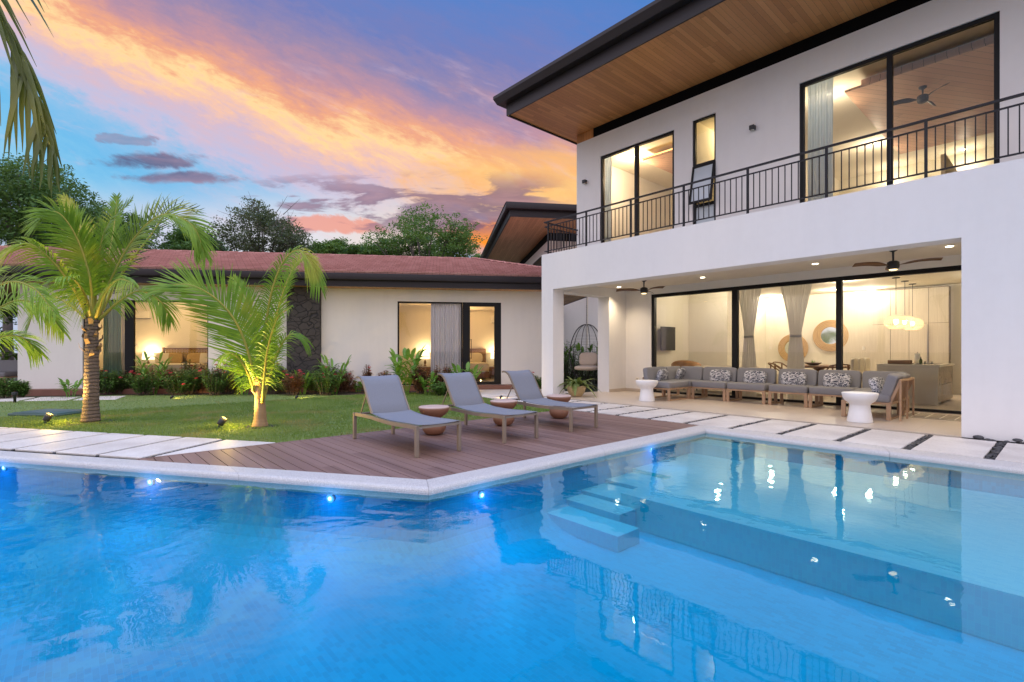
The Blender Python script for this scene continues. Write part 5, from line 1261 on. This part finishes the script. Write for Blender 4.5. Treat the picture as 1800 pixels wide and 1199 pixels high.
def palm(label, base, top, rb, rt, fronds, seed, lean=None, mat='palm_leaf', boots=10, bark='palm_bark'):
    rnd = random.Random(seed); o = thing('palm_tree', label, 'palm tree', (base[0], base[1], -.02), 0, 'coconut palms in the garden'); base = Vector(base); top = Vector(top)
    m_ = MB(); n = 46; pts = []; rs = []
    for i in range(n + 1):
        u = i / n; q = base.lerp(top, u) + Vector((math.sin(u * 3) * .02, math.cos(u * 2.2) * .02, 0)); pts.append(q); rr_ = rb * (1 - u) ** 1.0 + rt * u
        rr_ *= 1.18 - .18 * min(1, u * 7); rs.append(rr_ * (1 + .055 * ((i % 3) == 0) - .02 * ((i % 3) == 1) + rnd.uniform(-.012, .012)))
    m_.tube(pts, rs, 18); m_.build('trunk', bark, o, world=True)
    m_ = MB()
    for k in range(boots):                                             # old leaf bases
        u = .62 + .38 * k / boots; an = k * 2.4; q = base.lerp(top, u); d = Vector((math.cos(an), math.sin(an), 0)); rr_ = rb * (1 - u) + rt * u
        a0 = q + d * rr_ * .9; l_ = rnd.uniform(.10, .22); e = a0 + d * l_ * .45 + Vector((0, 0, l_ * rnd.uniform(.7, 1.2))); sd = d.cross(Vector((0, 0, 1))) * rnd.uniform(.03, .06)
        mid = a0.lerp(e, .55) + d * .03; m_.add([a0 - sd, a0 + sd, mid - sd * .8, mid + sd * .8, e - sd * .3, e + sd * .35, mid + d * .015], [(0, 1, 3, 2), (2, 3, 5, 4), (2, 6, 3)], False)
        m_.add([a0 - sd - d * .02, a0 + sd - d * .02, mid + sd * .8 - d * .02, mid - sd * .8 - d * .02], [(0, 3, 2, 1)])
    if boots: m_.build('leaf_base', 'dry_sheath', o, world=True)
    for fr in fronds:
        lf, sm = MB(), MB(); kw = dict(fr[2]); mt = kw.pop('mat', mat); frond(lf, sm, fr[0], fr[1], rnd, **kw)
        st_ = sm.build('frond', 'petiole', o, world=True); lf.build('leaflets', mt, st_, world=True)
    return o
def pxp(pts, d0, d1, dm=None):
    n = len(pts) - 1; return [Dp(p[0], p[1], d0 + (d1 - d0) * i / n) for i, p in enumerate(pts)]
d1 = 9.57; b1 = Zp(157, 741); t1 = Dp(163, 560, d1)
palm('tall coconut palm rising beside the green lid, with the rough lit trunk', b1, t1, .128, .095, [
    (pxp([(166, 560), (157, 480), (130, 408), (96, 372), (58, 398)], d1, d1 - .5), .72, dict(n=109, droop=.35, fan=66, wid=.028)),
    (pxp([(156, 560), (128, 505), (88, 455), (48, 428), (2, 446)], d1, d1 - .9), .62, dict(n=67, droop=.75, fan=60, gap=.06)),
    (pxp([(172, 560), (192, 500), (232, 425), (285, 378), (338, 396), (362, 452)], d1, d1 + .1), .80, dict(n=119, droop=.30, fan=62, wid=.028)),
    (pxp([(168, 560), (186, 480), (200, 405), (206, 346)], d1 + .1, d1 + 1.0), .62, dict(n=72, droop=.25, fan=52)),
    (pxp([(172, 560), (215, 480), (262, 418), (302, 368), (352, 372)], d1 + .2, d1 + 1.5), .60, dict(n=57, droop=.05, mat='palm_silhouette', gap=.25, fan=80, tip=40)),
    (pxp([(162, 560), (155, 480), (142, 400), (112, 345)], d1 + .1, d1 + 1.2), .62, dict(n=70, droop=.25, fan=56)),
    (pxp([(154, 562), (122, 535), (92, 522), (62, 545), (48, 580)], d1, d1 + .7), .50, dict(n=52, droop=.6, gap=.1)),
    (pxp([(174, 562), (210, 530), (246, 512), (282, 530), (300, 562)], d1, d1 + .4), .52, dict(n=52, droop=.7, gap=.12)),
    (pxp([(168, 560), (182, 520), (206, 492), (236, 498)], d1 - .1, d1 - 1.3), .55, dict(n=52, droop=.75, gap=.1)),
    (pxp([(160, 560), (150, 520), (128, 490), (96, 488)], d1 - .1, d1 - 1.2), .50, dict(n=52, droop=.8, gap=.15)),
    (pxp([(165, 560), (172, 470), (188, 400), (232, 352)], d1 + .1, d1 - .3), .60, dict(n=78, droop=.3, fan=50)),
], 21, boots=16)
d2 = 8.99; b2 = Zp(455, 749); t2 = Dp(456, 672, d2)
palm('small coconut palm leaning fronds left, nearest the deck', b2, t2, .115, .060, [
    (pxp([(453, 712), (442, 640), (418, 572), (378, 524), (326, 500), (268, 512)], d2, d2 - .7), .86, dict(n=96, droop=.05, fan=68, wid=.030, flat=.05)),
    (pxp([(459, 715), (464, 620), (474, 530), (496, 464), (524, 440), (548, 462), (562, 500)], d2, d2 - .2), .62, dict(n=91, droop=.85, fan=70, wid=.028)),
    (pxp([(460, 712), (474, 610), (496, 520), (522, 462), (552, 452)], d2 + .1, d2 + .8), .50, dict(n=65, droop=.35, fan=40)),
    (pxp([(456, 705), (450, 600), (434, 532), (412, 490)], d2 + .1, d2 + .8), .55, dict(n=65, droop=.2, fan=56)),
    (pxp([(452, 700), (432, 648), (408, 622), (382, 632)], d2, d2 - .5), .34, dict(n=36, droop=.8, gap=.1)),
    (pxp([(462, 706), (484, 630), (510, 588), (540, 600)], d2, d2 + .5), .50, dict(n=44, droop=.75, gap=.3)),
    (pxp([(461, 708), (470, 620), (488, 560), (512, 540)], d2 - .1, d2 - .8), .46, dict(n=46, droop=.6, gap=.25)),
], 34, boots=7, bark='dry_sheath')
d3 = 8.3
palm('coconut palm at the left edge of the lawn, only its fronds in view', Dp(-80, 758, d3), Dp(-75, 640, d3), .13, .08, [
    (pxp([(-74, 645), (-30, 570), (24, 530), (74, 540), (112, 585)], d3, d3 + .3), .55, dict(n=54, droop=.45)),
    (pxp([(-76, 645), (-40, 545), (8, 498), (58, 506), (98, 552)], d3, d3 - .4), .55, dict(n=54, droop=.5)),
    (pxp([(-76, 645), (-20, 600), (34, 592), (72, 622)], d3, d3 + .6), .45, dict(n=40, droop=.6)),
    (pxp([(-78, 645), (-70, 560), (-40, 495), (10, 470)], d3, d3 + .6), .50, dict(n=46, droop=.4)),
], 8, boots=4)
cr = Vector((-3.5, -1.95, 4.3))
palm('near coconut palm whose ragged frond tips hang into the top left corner', (-3.6, -1.9, 0), cr, .17, .13, [
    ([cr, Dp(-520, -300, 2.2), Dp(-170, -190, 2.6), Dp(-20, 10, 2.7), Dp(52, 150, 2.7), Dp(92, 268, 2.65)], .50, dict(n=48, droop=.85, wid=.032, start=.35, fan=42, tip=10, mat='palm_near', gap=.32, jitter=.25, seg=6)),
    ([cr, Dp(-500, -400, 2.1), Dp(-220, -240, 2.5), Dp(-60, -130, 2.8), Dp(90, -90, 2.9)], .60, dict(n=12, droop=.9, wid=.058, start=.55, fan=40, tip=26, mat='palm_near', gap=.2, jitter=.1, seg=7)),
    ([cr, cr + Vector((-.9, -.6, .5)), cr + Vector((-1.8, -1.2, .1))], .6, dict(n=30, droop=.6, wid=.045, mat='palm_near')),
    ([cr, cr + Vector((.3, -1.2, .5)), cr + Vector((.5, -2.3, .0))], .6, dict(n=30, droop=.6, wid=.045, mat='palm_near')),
], 15, boots=6)

# ================================================================== BACKGROUND TREES
def tree(label, px, ptop, hw, depth, mat, seed, n=6500, blobs=26, ls=.17, sparse=.9, flat=.62, twigs=0, bark='bark_grey', cat='tree', at=None):
    rnd = random.Random(seed); top = Dp(px, ptop, depth); W_ = hw / FPX * depth
    if at: top = Vector(at[:3]); W_ = at[3]
    Hc = top.z; cz = max(2.6, Hc - W_ * flat * 2) ; ctr = Vector((top.x, top.y, (Hc + cz) / 2)); hz_ = (Hc - cz) / 2
    o = thing('broadleaf_tree', label, cat, (top.x, top.y, -.06), 0, 'broadleaf trees behind the houses')
    st_ = MB(); b0 = Vector((top.x, top.y, -.06)); fk = Vector((top.x, top.y, cz * .75)); st_.tube([b0, b0.lerp(fk, .5) + Vector((.15, 0, 0)), fk], [.28, .22, .18], 8)
    bl = []
    for k in range(blobs):
        th = rnd.uniform(0, 6.283); ph = math.acos(rnd.uniform(-.55, 1)); rr_ = rnd.uniform(.55, .92)
        c = ctr + Vector((W_ * rr_ * math.sin(ph) * math.cos(th), W_ * rr_ * math.sin(ph) * math.sin(th) * .8, hz_ * rr_ * math.cos(ph)))
        bl.append((c, W_ * rnd.uniform(.16, .30)))
    for (c, r_) in bl[::2]:
        mid = fk.lerp(c, .5) + Vector((rnd.uniform(-.3, .3), rnd.uniform(-.3, .3), .2)); st_.tube([fk, mid, c], [.12, .06, .02], 5, False)
        for q in range(3): e = c + Vector((rnd.uniform(-1, 1), rnd.uniform(-1, 1), rnd.uniform(-.4, 1))) * r_; st_.tube([mid, c.lerp(e, .4), e], [.03, .02, .006], 4, False)
    for k in range(twigs):
        th = rnd.uniform(0, 6.283); c = ctr + Vector((W_ * .6 * math.cos(th), W_ * .5 * math.sin(th), hz_ * rnd.uniform(.2, .7))); e = c + Vector((rnd.uniform(-1, 1), rnd.uniform(-1, 1), rnd.uniform(.6, 1.4))) * W_ * .26; m2 = c.lerp(e, .5) + Vector((rnd.uniform(-.2, .2), 0, 0)); st_.tube([c, m2, e], [.03, .018, .006], 4, False)
        st_.tube([m2, m2 + Vector((rnd.uniform(-1, 1), rnd.uniform(-1, 1), rnd.uniform(.2, 1))) * W_ * .2], [.014, .005], 4, False)
    st_.build('trunk', bark, o, world=True)
    lf = MB(); vs = []; fs = []
    tw_r = sum(r_ ** 2 for _, r_ in bl); k = 0
    for (c, r_) in bl:
        m_ = int(n * r_ ** 2 / tw_r); nsub = max(6, m_ // 9)
        for s_ in range(nsub):                                           # small twig clusters inside each bough
            d = Vector((rnd.gauss(0, 1), rnd.gauss(0, 1), rnd.gauss(0, .75))).normalized() * r_ * rnd.uniform(.45, 1.12) ; cc = c + d; cr_ = ls * rnd.uniform(1.1, 2.4)
            for _ in range(int(30 * sparse)):
                p = cc + Vector((rnd.uniform(-1, 1), rnd.uniform(-1, 1), rnd.uniform(-.55, .55))) * cr_
                u = Vector((rnd.uniform(-1, 1), rnd.uniform(-1, 1), rnd.uniform(-.6, .6))).normalized(); w_ = u.cross(Vector((rnd.uniform(-1, 1), rnd.uniform(-1, 1), rnd.uniform(.2, 1)))).normalized(); s2 = ls * rnd.uniform(.55, 1.1)
                vs += [p - u * s2 * .5, p + w_ * s2 * .26, p + u * s2 * .5, p - w_ * s2 * .26]; fs.append((k, k + 1, k + 2, k + 3)); k += 4
    lf.add(vs, fs); lf.build('crown', mat, o, world=True); return o
tree('largest dark green tree, at the left edge behind the tall palm', 14, 282, 175, 27, 'tree_leaf', 1, 15000, 46, .19, flat=.60)
tree('dark green tree behind the crown of the tall palm', 205, 372, 90, 34, 'tree_leaf', 2, 7500, 26, .20)
tree('low dark tree between the tall palm and the brownish tree', 345, 408, 70, 36, 'tree_leaf', 3, 7000, 26, .20)
tree('greyish half bare tree with twigs poking out of its top', 462, 366, 92, 36, 'tree_leaf_grey', 4, 7500, 30, .19, .7, twigs=12)
tree('low bushy tree right of the half bare tree', 580, 424, 52, 38, 'tree_leaf_bright', 5, 5000, 20, .20)
tree('low bright tree just left of the broad umbrella shaped tree', 640, 430, 42, 40, 'tree_leaf_bright', 6, 4000, 16, .20)
tree('broad umbrella shaped bright green tree in the middle', 742, 384, 112, 38, 'tree_leaf_bright', 7, 9500, 40, .19, .9, flat=.42)
tree('low tree under the eaves of the rear house', 862, 440, 42, 41, 'tree_leaf_bright', 9, 4000, 16, .20)
tree('small distant tree right of the rear house eave tip', 905, 452, 28, 42, 'tree_leaf', 10, 2500, 12, .20)
tree('dark leafy tree at the far left behind the garden seat', -60, 470, 120, 21, 'tree_leaf', 12, 9000, 30, .16)
tree('tree far left standing low behind the wing roof', 110, 415, 80, 33, 'tree_leaf', 13, 7000, 26, .20)

tree('tall tree across the pool, mirrored in the large upstairs window', 0, 0, 10, 10, 'tree_leaf_bright', 31, 4500, 26, .26, at=(-5.6, -19, 14.6, 4.6))
tree('wider tree across the pool, mirrored low in the upstairs glass', 0, 0, 10, 10, 'tree_leaf', 32, 4500, 26, .26, at=(-10.5, -21, 13.4, 4.8))
# ================================================================== GARDEN PLANTS
def leafblade(lf, p, d, L_, w_, rnd, droop=.3, up=Vector((0, 0, 1)), seg=3):
    d = d.normalized(); W = d.cross(up); W = W.normalized() if W.length > .05 else Vector((1, 0, 0)); N = W.cross(d); vs = []
    for j in range(seg + 1):
        u = j / seg; q = p + d * L_ * u - Vector((0, 0, 1)) * droop * L_ * u * u; ww = w_ * math.sin(math.pi * (.08 + .90 * u)) ** .8 * .5; vs += [q - W * ww + N * ww * .3, q, q + W * ww + N * ww * .3]
    lf.add(vs, [(3 * j, 3 * j + 1, 3 * j + 4, 3 * j + 3) for j in range(seg)] + [(3 * j + 1, 3 * j + 2, 3 * j + 5, 3 * j + 4) for j in range(seg)], True)
def ixora(x, y, h, w_, label, seed, mat='shrub_leaf', nf=3, grp='ixora shrubs along the bedroom wing', z0=-.02, dens=2.6):
    rnd = random.Random(seed); o = thing('ixora_shrub', label, 'shrub', (x, y, z0), 0, grp); st_, lf = MB(), MB(); tips = []
    for k in range(int(16 * dens)):
        an = rnd.uniform(0, 6.283); rr_ = w_ * math.sqrt(rnd.random()) * .5; e = Vector((rr_ * math.cos(an), rr_ * math.sin(an), h * rnd.uniform(.55, 1.0) * (1 - .25 * (rr_ / (w_ * .5)) ** 2))); b0 = Vector((rr_ * .3 * math.cos(an), rr_ * .3 * math.sin(an), 0)); mid = b0.lerp(e, .5) + Vector((0, 0, .03))
        st_.tube([b0, mid, e], [.010, .007, .004], 5, False); tips.append(e); m_ = 15
        for j in range(m_):
            u = .18 + .82 * j / m_; q = b0.lerp(mid, u * 2) if u < .5 else mid.lerp(e, u * 2 - 1)
            for s_ in (0, math.pi):
                a2 = j * 1.57 + s_ + rnd.uniform(-.4, .4); leafblade(lf, q, Vector((math.cos(a2), math.sin(a2), rnd.uniform(.1, .9))), rnd.uniform(.08, .15), rnd.uniform(.038, .06), rnd, .35, seg=2)
    st_.build('stems', 'bark_grey', o); lf.build('foliage', mat, o)
    rnd.shuffle(tips)
    for e in tips[:nf]:
        fl = MB()
        for j in range(46):
            d = Vector((rnd.gauss(0, 1), rnd.gauss(0, 1), abs(rnd.gauss(0, .8)))).normalized(); p = e + Vector((0, 0, .02)) + Vector((d.x * .055, d.y * .055, d.z * .038)); sd = d.cross(Vector((0, 0, 1))).normalized() * .012; up_ = sd.cross(d).normalized() * .012
            fl.add([p - sd, p - up_, p + sd, p + up_], [(0, 1, 2, 3)])
        fl.build('flower', 'flower_red', o)
    return o
def ginger(x, y, h, label, seed, n=7, mat='ginger_leaf', spread=.28, LL=.36, LW=.085, grp='broad leaved ginger plants', z0=-.02, name='ginger_plant', cat='plant'):
    rnd = random.Random(seed); o = thing(name, label, cat, (x, y, z0), 0, grp); st_, lf = MB(), MB()
    for k in range(n):
        an = 6.283 * k / n + rnd.uniform(-.3, .3); hh = h * rnd.uniform(.6, 1.0); b0 = Vector((.07 * math.cos(an), .07 * math.sin(an), 0)); e = b0 + Vector((spread * math.cos(an) * hh, spread * math.sin(an) * hh, hh * .82)); mid = b0.lerp(e, .5) + Vector((0, 0, .06)); st_.tube([b0, mid, e], [.013, .010, .005], 6, False)
        m_ = 7
        for j in range(m_):
            u = .30 + .70 * j / (m_ - 1); q = b0.lerp(mid, u * 2) if u < .5 else mid.lerp(e, u * 2 - 1); a2 = an + (math.pi / 2 if j % 2 else -math.pi / 2) + rnd.uniform(-.5, .5)
            leafblade(lf, q, Vector((math.cos(a2) * .8 + math.cos(an) * .3, math.sin(a2) * .8 + math.sin(an) * .3, rnd.uniform(.5, 1.3))), LL * rnd.uniform(.75, 1.1), LW * rnd.uniform(.8, 1.15), rnd, .45, seg=4)
        leafblade(lf, e, Vector((math.cos(an) * .4, math.sin(an) * .4, 1)), LL, LW, rnd, .3, seg=4)
    st_.build('stems', 'ginger_leaf', o); lf.build('foliage', mat, o); return o
hedge = [(182, .75, 'ixora'), (205, .72, 'ixora'), (228, .66, 'red'), (250, .72, 'ixora'), (270, 1.12, 'ginger'), (292, .72, 'red'), (312, .66, 'ixora'), (335, .78, 'ixora'), (356, .66, 'red'), (378, .86, 'ixora'), (396, .92, 'red'), (412, 1.05, 'ixora'),
         (430, .60, 'ginger'), (478, .95, 'ixora'), (494, .80, 'ixora'), (515, .70, 'red'), (532, .62, 'ginger'), (550, .72, 'ixora'), (572, .78, 'ixora'), (588, 1.08, 'ginger'), (604, .62, 'red')]
ci = cg = cred = 0
for k, (px, h_, kind) in enumerate(hedge):
    h_ *= 1.18
    q = Zp(px, 694 - (k % 3) * 2.2)
    if kind == 'ginger': ginger(q.x, q.y, h_, '%s broad leaved ginger in the flower hedge, counted from the tall palm' % ORD[cg], 100 + k, 7, LL=.34 * h_ + .06); cg += 1
    elif kind == 'red': ixora(q.x, q.y, h_, .85, '%s bronze leaved shrub in the flower hedge, counted from the tall palm' % ORD[cred], 100 + k, 'shrub_red', 4); cred += 1
    else: ixora(q.x, q.y, h_, .92, '%s green ixora shrub in the flower hedge, counted from the tall palm' % ORD[ci], 100 + k, 'shrub_leaf', 2 + k % 2); ci += 1
for k, px in enumerate((172, 196, 238, 262, 302, 326, 366, 390, 404, 470, 486, 506, 524, 562, 580, 598)):
    q = Zp(px, 687.5 - (k % 2) * 1.5); red = k % 3 == 0; h_ = .80 + .12 * (k * 7 % 4)
    ixora(q.x, q.y, h_, .85, '%s back row %s shrub of the flower hedge, counted from the tall palm' % (ORD[k], 'bronze' if red else 'green'), 500 + k, 'shrub_red' if red else 'shrub_leaf', 2, grp='back row of the flower hedge')
def plantpx(px, py, h_, kind, label, seed, **kw):
    q = Zp(px, py)
    return ginger(q.x, q.y, h_, label, seed, **kw) if kind == 'g' else ixora(q.x, q.y, h_, kw.pop('w_', .6), label, seed, 'shrub_red' if kind == 'r' else 'shrub_leaf', **kw)
GB = 'plants in front of the glass bedroom door'
plantpx(124, 698, .62, 'g', 'small ginger plant at the foot of the wall left of the tall palm', 201, n=5, LL=.30, grp=GB)
plantpx(645, 690, .95, 'r', 'thin bronze leaved shrub rising just behind the first lounger', 202, w_=.3, nf=3, grp=GB)
plantpx(630, 688, .34, 'g', 'little split leaf plant by the wall, just left of the first lounger', 203, n=4, LL=.16, LW=.15, grp=GB)
plantpx(676, 690, .80, 'r', 'dark shrub between first lounger and the tall ginger', 204, w_=.5, nf=0, grp=GB)
plantpx(713, 692, 1.50, 'g', 'tallest ginger plant, in front of the left side of the bedroom window', 205, n=10, LL=.58, LW=.15, spread=.26, grp=GB)
plantpx(738, 692, .98, 'r', 'bronze shrub just right of the tallest ginger', 206, w_=.6, nf=1, grp=GB)
plantpx(752, 693, .66, 'g', 'low bright ginger in front of the curtain bottom', 207, n=6, LL=.36, LW=.11, grp=GB)
plantpx(768, 690, .92, 'r', 'slender bronze shrub in front of the lilac curtain', 208, w_=.35, nf=0, grp=GB)
plantpx(786, 690, .98, 'r', 'second slender bronze shrub in front of the lilac curtain', 209, w_=.35, nf=0, grp=GB)
plantpx(776, 695, .45, 'i', 'low rounded green shrub between first and middle lounger backs', 210, w_=.6, nf=0, grp=GB)
plantpx(818, 690, .85, 'g', 'ginger plant behind the middle lounger, left of the glass door', 211, n=6, LL=.50, LW=.15, spread=.5, grp=GB)
plantpx(924, 690, .72, 'i', 'red flowered ixora beside the white column', 212, w_=.75, nf=4, grp=GB)
plantpx(941, 690, .62, 'i', 'second ixora touching the white column', 213, w_=.6, nf=2, grp=GB)
plantpx(8, 700, .70, 'i', 'yellow green shrub at the left photo edge by the white slabs', 214, w_=.7, nf=0, grp=GB)
plantpx(38, 698, .55, 'i', 'small shrub by the path light at the left', 215, w_=.4, nf=0, grp=GB)
GS = 'plants in the side garden around the hanging chair'
for k, (t_, n_, h_, kind) in enumerate(((2.3, -1.6, 1.9, 'g'), (2.9, -2.0, 1.9, 'i'), (3.5, -1.7, 1.9, 'g'), (4.1, -1.9, 1.8, 'i'), (4.6, -1.3, 1.7, 'g'), (2.6, -.9, 1.5, 'i'), (3.3, -.9, 1.3, 'i'), (4.1, -.6, 1.3, 'i'), (4.6, .1, 1.0, 'g'), (4.9, .9, .8, 'i'))):
    q = wl(t_, n_); lab = '%s leafy plant of the side garden, counted from the wing corner' % ORD[k]
    if kind == 'g': ginger(q.x, q.y, h_, lab, 300 + k, n=9, LL=.5, LW=.12, grp=GS, spread=.35)
    else: ixora(q.x, q.y, h_, 1.15, lab, 300 + k, 'shrub_leaf', 0, grp=GS, dens=2.6)
# dense planting behind the far left seat
GF = 'plants behind the garden seat at the far left'
for k in range(6):
    q = wl(t31 - .9 - .75 * k, -3.2 - .3 * (k % 2)); ginger(q.x, q.y, 2.1 + .2 * (k % 3), '%s tall plant behind the far left garden seat, counted from the wing wall' % ORD[k], 400 + k, n=10, LL=.7, LW=.12, grp=GF, spread=.4)
# potted plant
po = thing('potted_plant', 'large striped ceramic pot with arching two tone leaves by the corner column', 'potted plant', (-9.70, 11.12, .009))
MB().lathe([(.005, 0), (.15, 0), (.17, .02), (.25, .14), (.285, .27), (.30, .31), (.275, .31), (.255, .27), (.005, .27)], 48, wob=lambda a, z: 1 + .025 * math.cos(a * 12)).build('pot', 'ceramic_pot', po)
MB().lathe([(.005, .272), (.25, .272), (.24, .285), (.005, .285)], 20).build('soil', 'soil', po)
lf = MB(); rnd = random.Random(77)
for k in range(46):
    an = rnd.uniform(0, 6.283); el = rnd.uniform(.35, 1.4); L_ = rnd.uniform(.45, .85); b0 = Vector((.07 * math.cos(an), .07 * math.sin(an), .28)); leafblade(lf, b0, Vector((math.cos(an), math.sin(an), el * 1.3)), L_, rnd.uniform(.08, .13), rnd, rnd.uniform(.45, .95), seg=6)
lf.build('leaves', 'pot_leaf', po)
# uplights
s1 = Zp(80, 746); spotlight((s1.x, s1.y, 0), (b1.x, b1.y, 1.35), 'garden uplight by the green lid, lighting the tall palm', 290, 95, .12)
s2 = Zp(386, 753); spotlight((s2.x, s2.y, 0), (b2.x, b2.y, .95), 'garden uplight on the lawn, lighting the small palm', 270, 105, .12)
s3 = Dp(-40, 750, 8.8); spotlight((s3.x, s3.y, 0), (Dp(-40, 560, 8.4)), 'garden uplight at the far left lighting the edge palm', 160, 90)
q = wl(3.6, 1.6); spotlight((q.x, q.y, 0), tuple(wl(4.6, -1.4, 1.2)), 'garden uplight low among the plants by the hanging chair', 170, 130)
for px_, lab_ in ((300, 'low garden uplight at the hedge foot, aimed at the left bedroom wall'), (520, 'low garden uplight at the hedge foot, in front of the stone pier'), (655, 'low garden uplight hidden behind the first lounger back'), (880, 'low garden uplight right of the glass bedroom door')):
    q = Zp(px_, 701); e_ = q - NW * 4 + TW * 1.2; spotlight((q.x, q.y, 0), (e_.x, e_.y, 1.6), lab_, 42, 140)
sp = Zp(26, 707)
o = thing('path_light', 'small black path light by the white slabs at the left', 'garden light', (sp.x, sp.y, -.01)); MB().lathe([(.005, 0), (.03, 0), (.03, .16), (.06, .2), (.06, .25), (.005, .25)], 16).build('post', 'charcoal_lamp', o); MB().lathe([(.005, .2505), (.065, .2505), (.06, .27), (.005, .275)], 16).build('cap', 'charcoal_lamp', o)
# hatches
q = Zp(92, 727); o = thing('utility_lid', 'flat grey green utility lid in the lawn beside the tall palm', 'lid', (q.x, q.y, -.01), R_(40)); MB().box(-.60, .60, -.40, .40, 0, .05).build('frame', 'green_lid', o, bevel=.01); MB().box(-.55, .55, -.35, .35, .0505, .065).build('cover', 'green_lid', o, bevel=.006)
q = Zp(612, 686); o = thing('utility_lid', 'green utility lid at the edge of the bed, left of the first lounger', 'lid', (q.x, q.y, -.01), R_(50)); MB().box(-.60, .60, -.30, .30, 0, .05).build('frame', 'green_lid', o, bevel=.01); MB().box(-.55, .55, -.26, .26, .0505, .065).build('cover', 'green_lid', o, bevel=.006)
# far left garden seat
q = wl(t31 - 1.2, -.9)
o = module('grey outdoor seat on the terrace at the far left edge', 0, 1.7, 0, .85, 'b', rz=R_(56.4), grp='far left terrace seating', ctr=(q.x - 1.1, q.y - 1.3, .14))
# gravel rings round the palms
mb = MB(); rnd = random.Random(6)
for bb, r_ in ((b1, .30), (b2, .16)):
    for k in range(170): an = rnd.uniform(0, 6.283); rr_ = r_ + abs(rnd.gauss(0, .07)); peb(mb, bb.x + rr_ * math.cos(an), bb.y + rr_ * math.sin(an), -.008, rnd.uniform(.010, .02), rnd)
stuff(mb.build('mulch', 'pebble'), 'dark gravel scattered round the palm trunks', 'gravel')
# grass
def inside(p, P):
    c = False; j = len(P) - 1
    for i in range(len(P)):
        if (P[i][1] > p[1]) != (P[j][1] > p[1]) and p[0] < (P[j][0] - P[i][0]) * (p[1] - P[i][1]) / (P[j][1] - P[i][1]) + P[i][0]: c = not c
        j = i
    return c
rnd = random.Random(9); vs = []; fs = []; k = 0
for _ in range(150000):
    if rnd.random() < .75: x, y = rnd.uniform(-14.5, -7.78), rnd.uniform(-3.2, 9.2)
    else: x, y = rnd.uniform(-21, -7.78), rnd.uniform(-5.5, 10)
    if not inside((x, y), LAWN): continue
    a = rnd.uniform(0, 6.283); h_ = rnd.uniform(.018, .042); w_ = rnd.uniform(.004, .008); lx, ly = rnd.uniform(-.02, .02), rnd.uniform(-.02, .02)
    if min((Vector((x, y)) - Vector((s1.x, s1.y))).length, (Vector((x, y)) - Vector((s2.x, s2.y))).length) < .38: h_ *= rnd.uniform(1, 2.6)
    c, s_ = math.cos(a) * w_, math.sin(a) * w_; vs += [(x - c, y - s_, -.012), (x + c, y + s_, -.012), (x + lx, y + ly, -.012 + h_)]; fs.append((k, k + 1, k + 2)); k += 3
mb = MB(); mb.add(vs, fs); stuff(mb.build('grass', 'grass_blade', org=(-12, 3, -.012)), 'short mown green grass between the palms and the deck', 'grass')
# ------------------------------------------------------------------ tidy
for o in bpy.data.objects:
    for k in ('_loc', '_rz'):
        if k in o: del o[k]
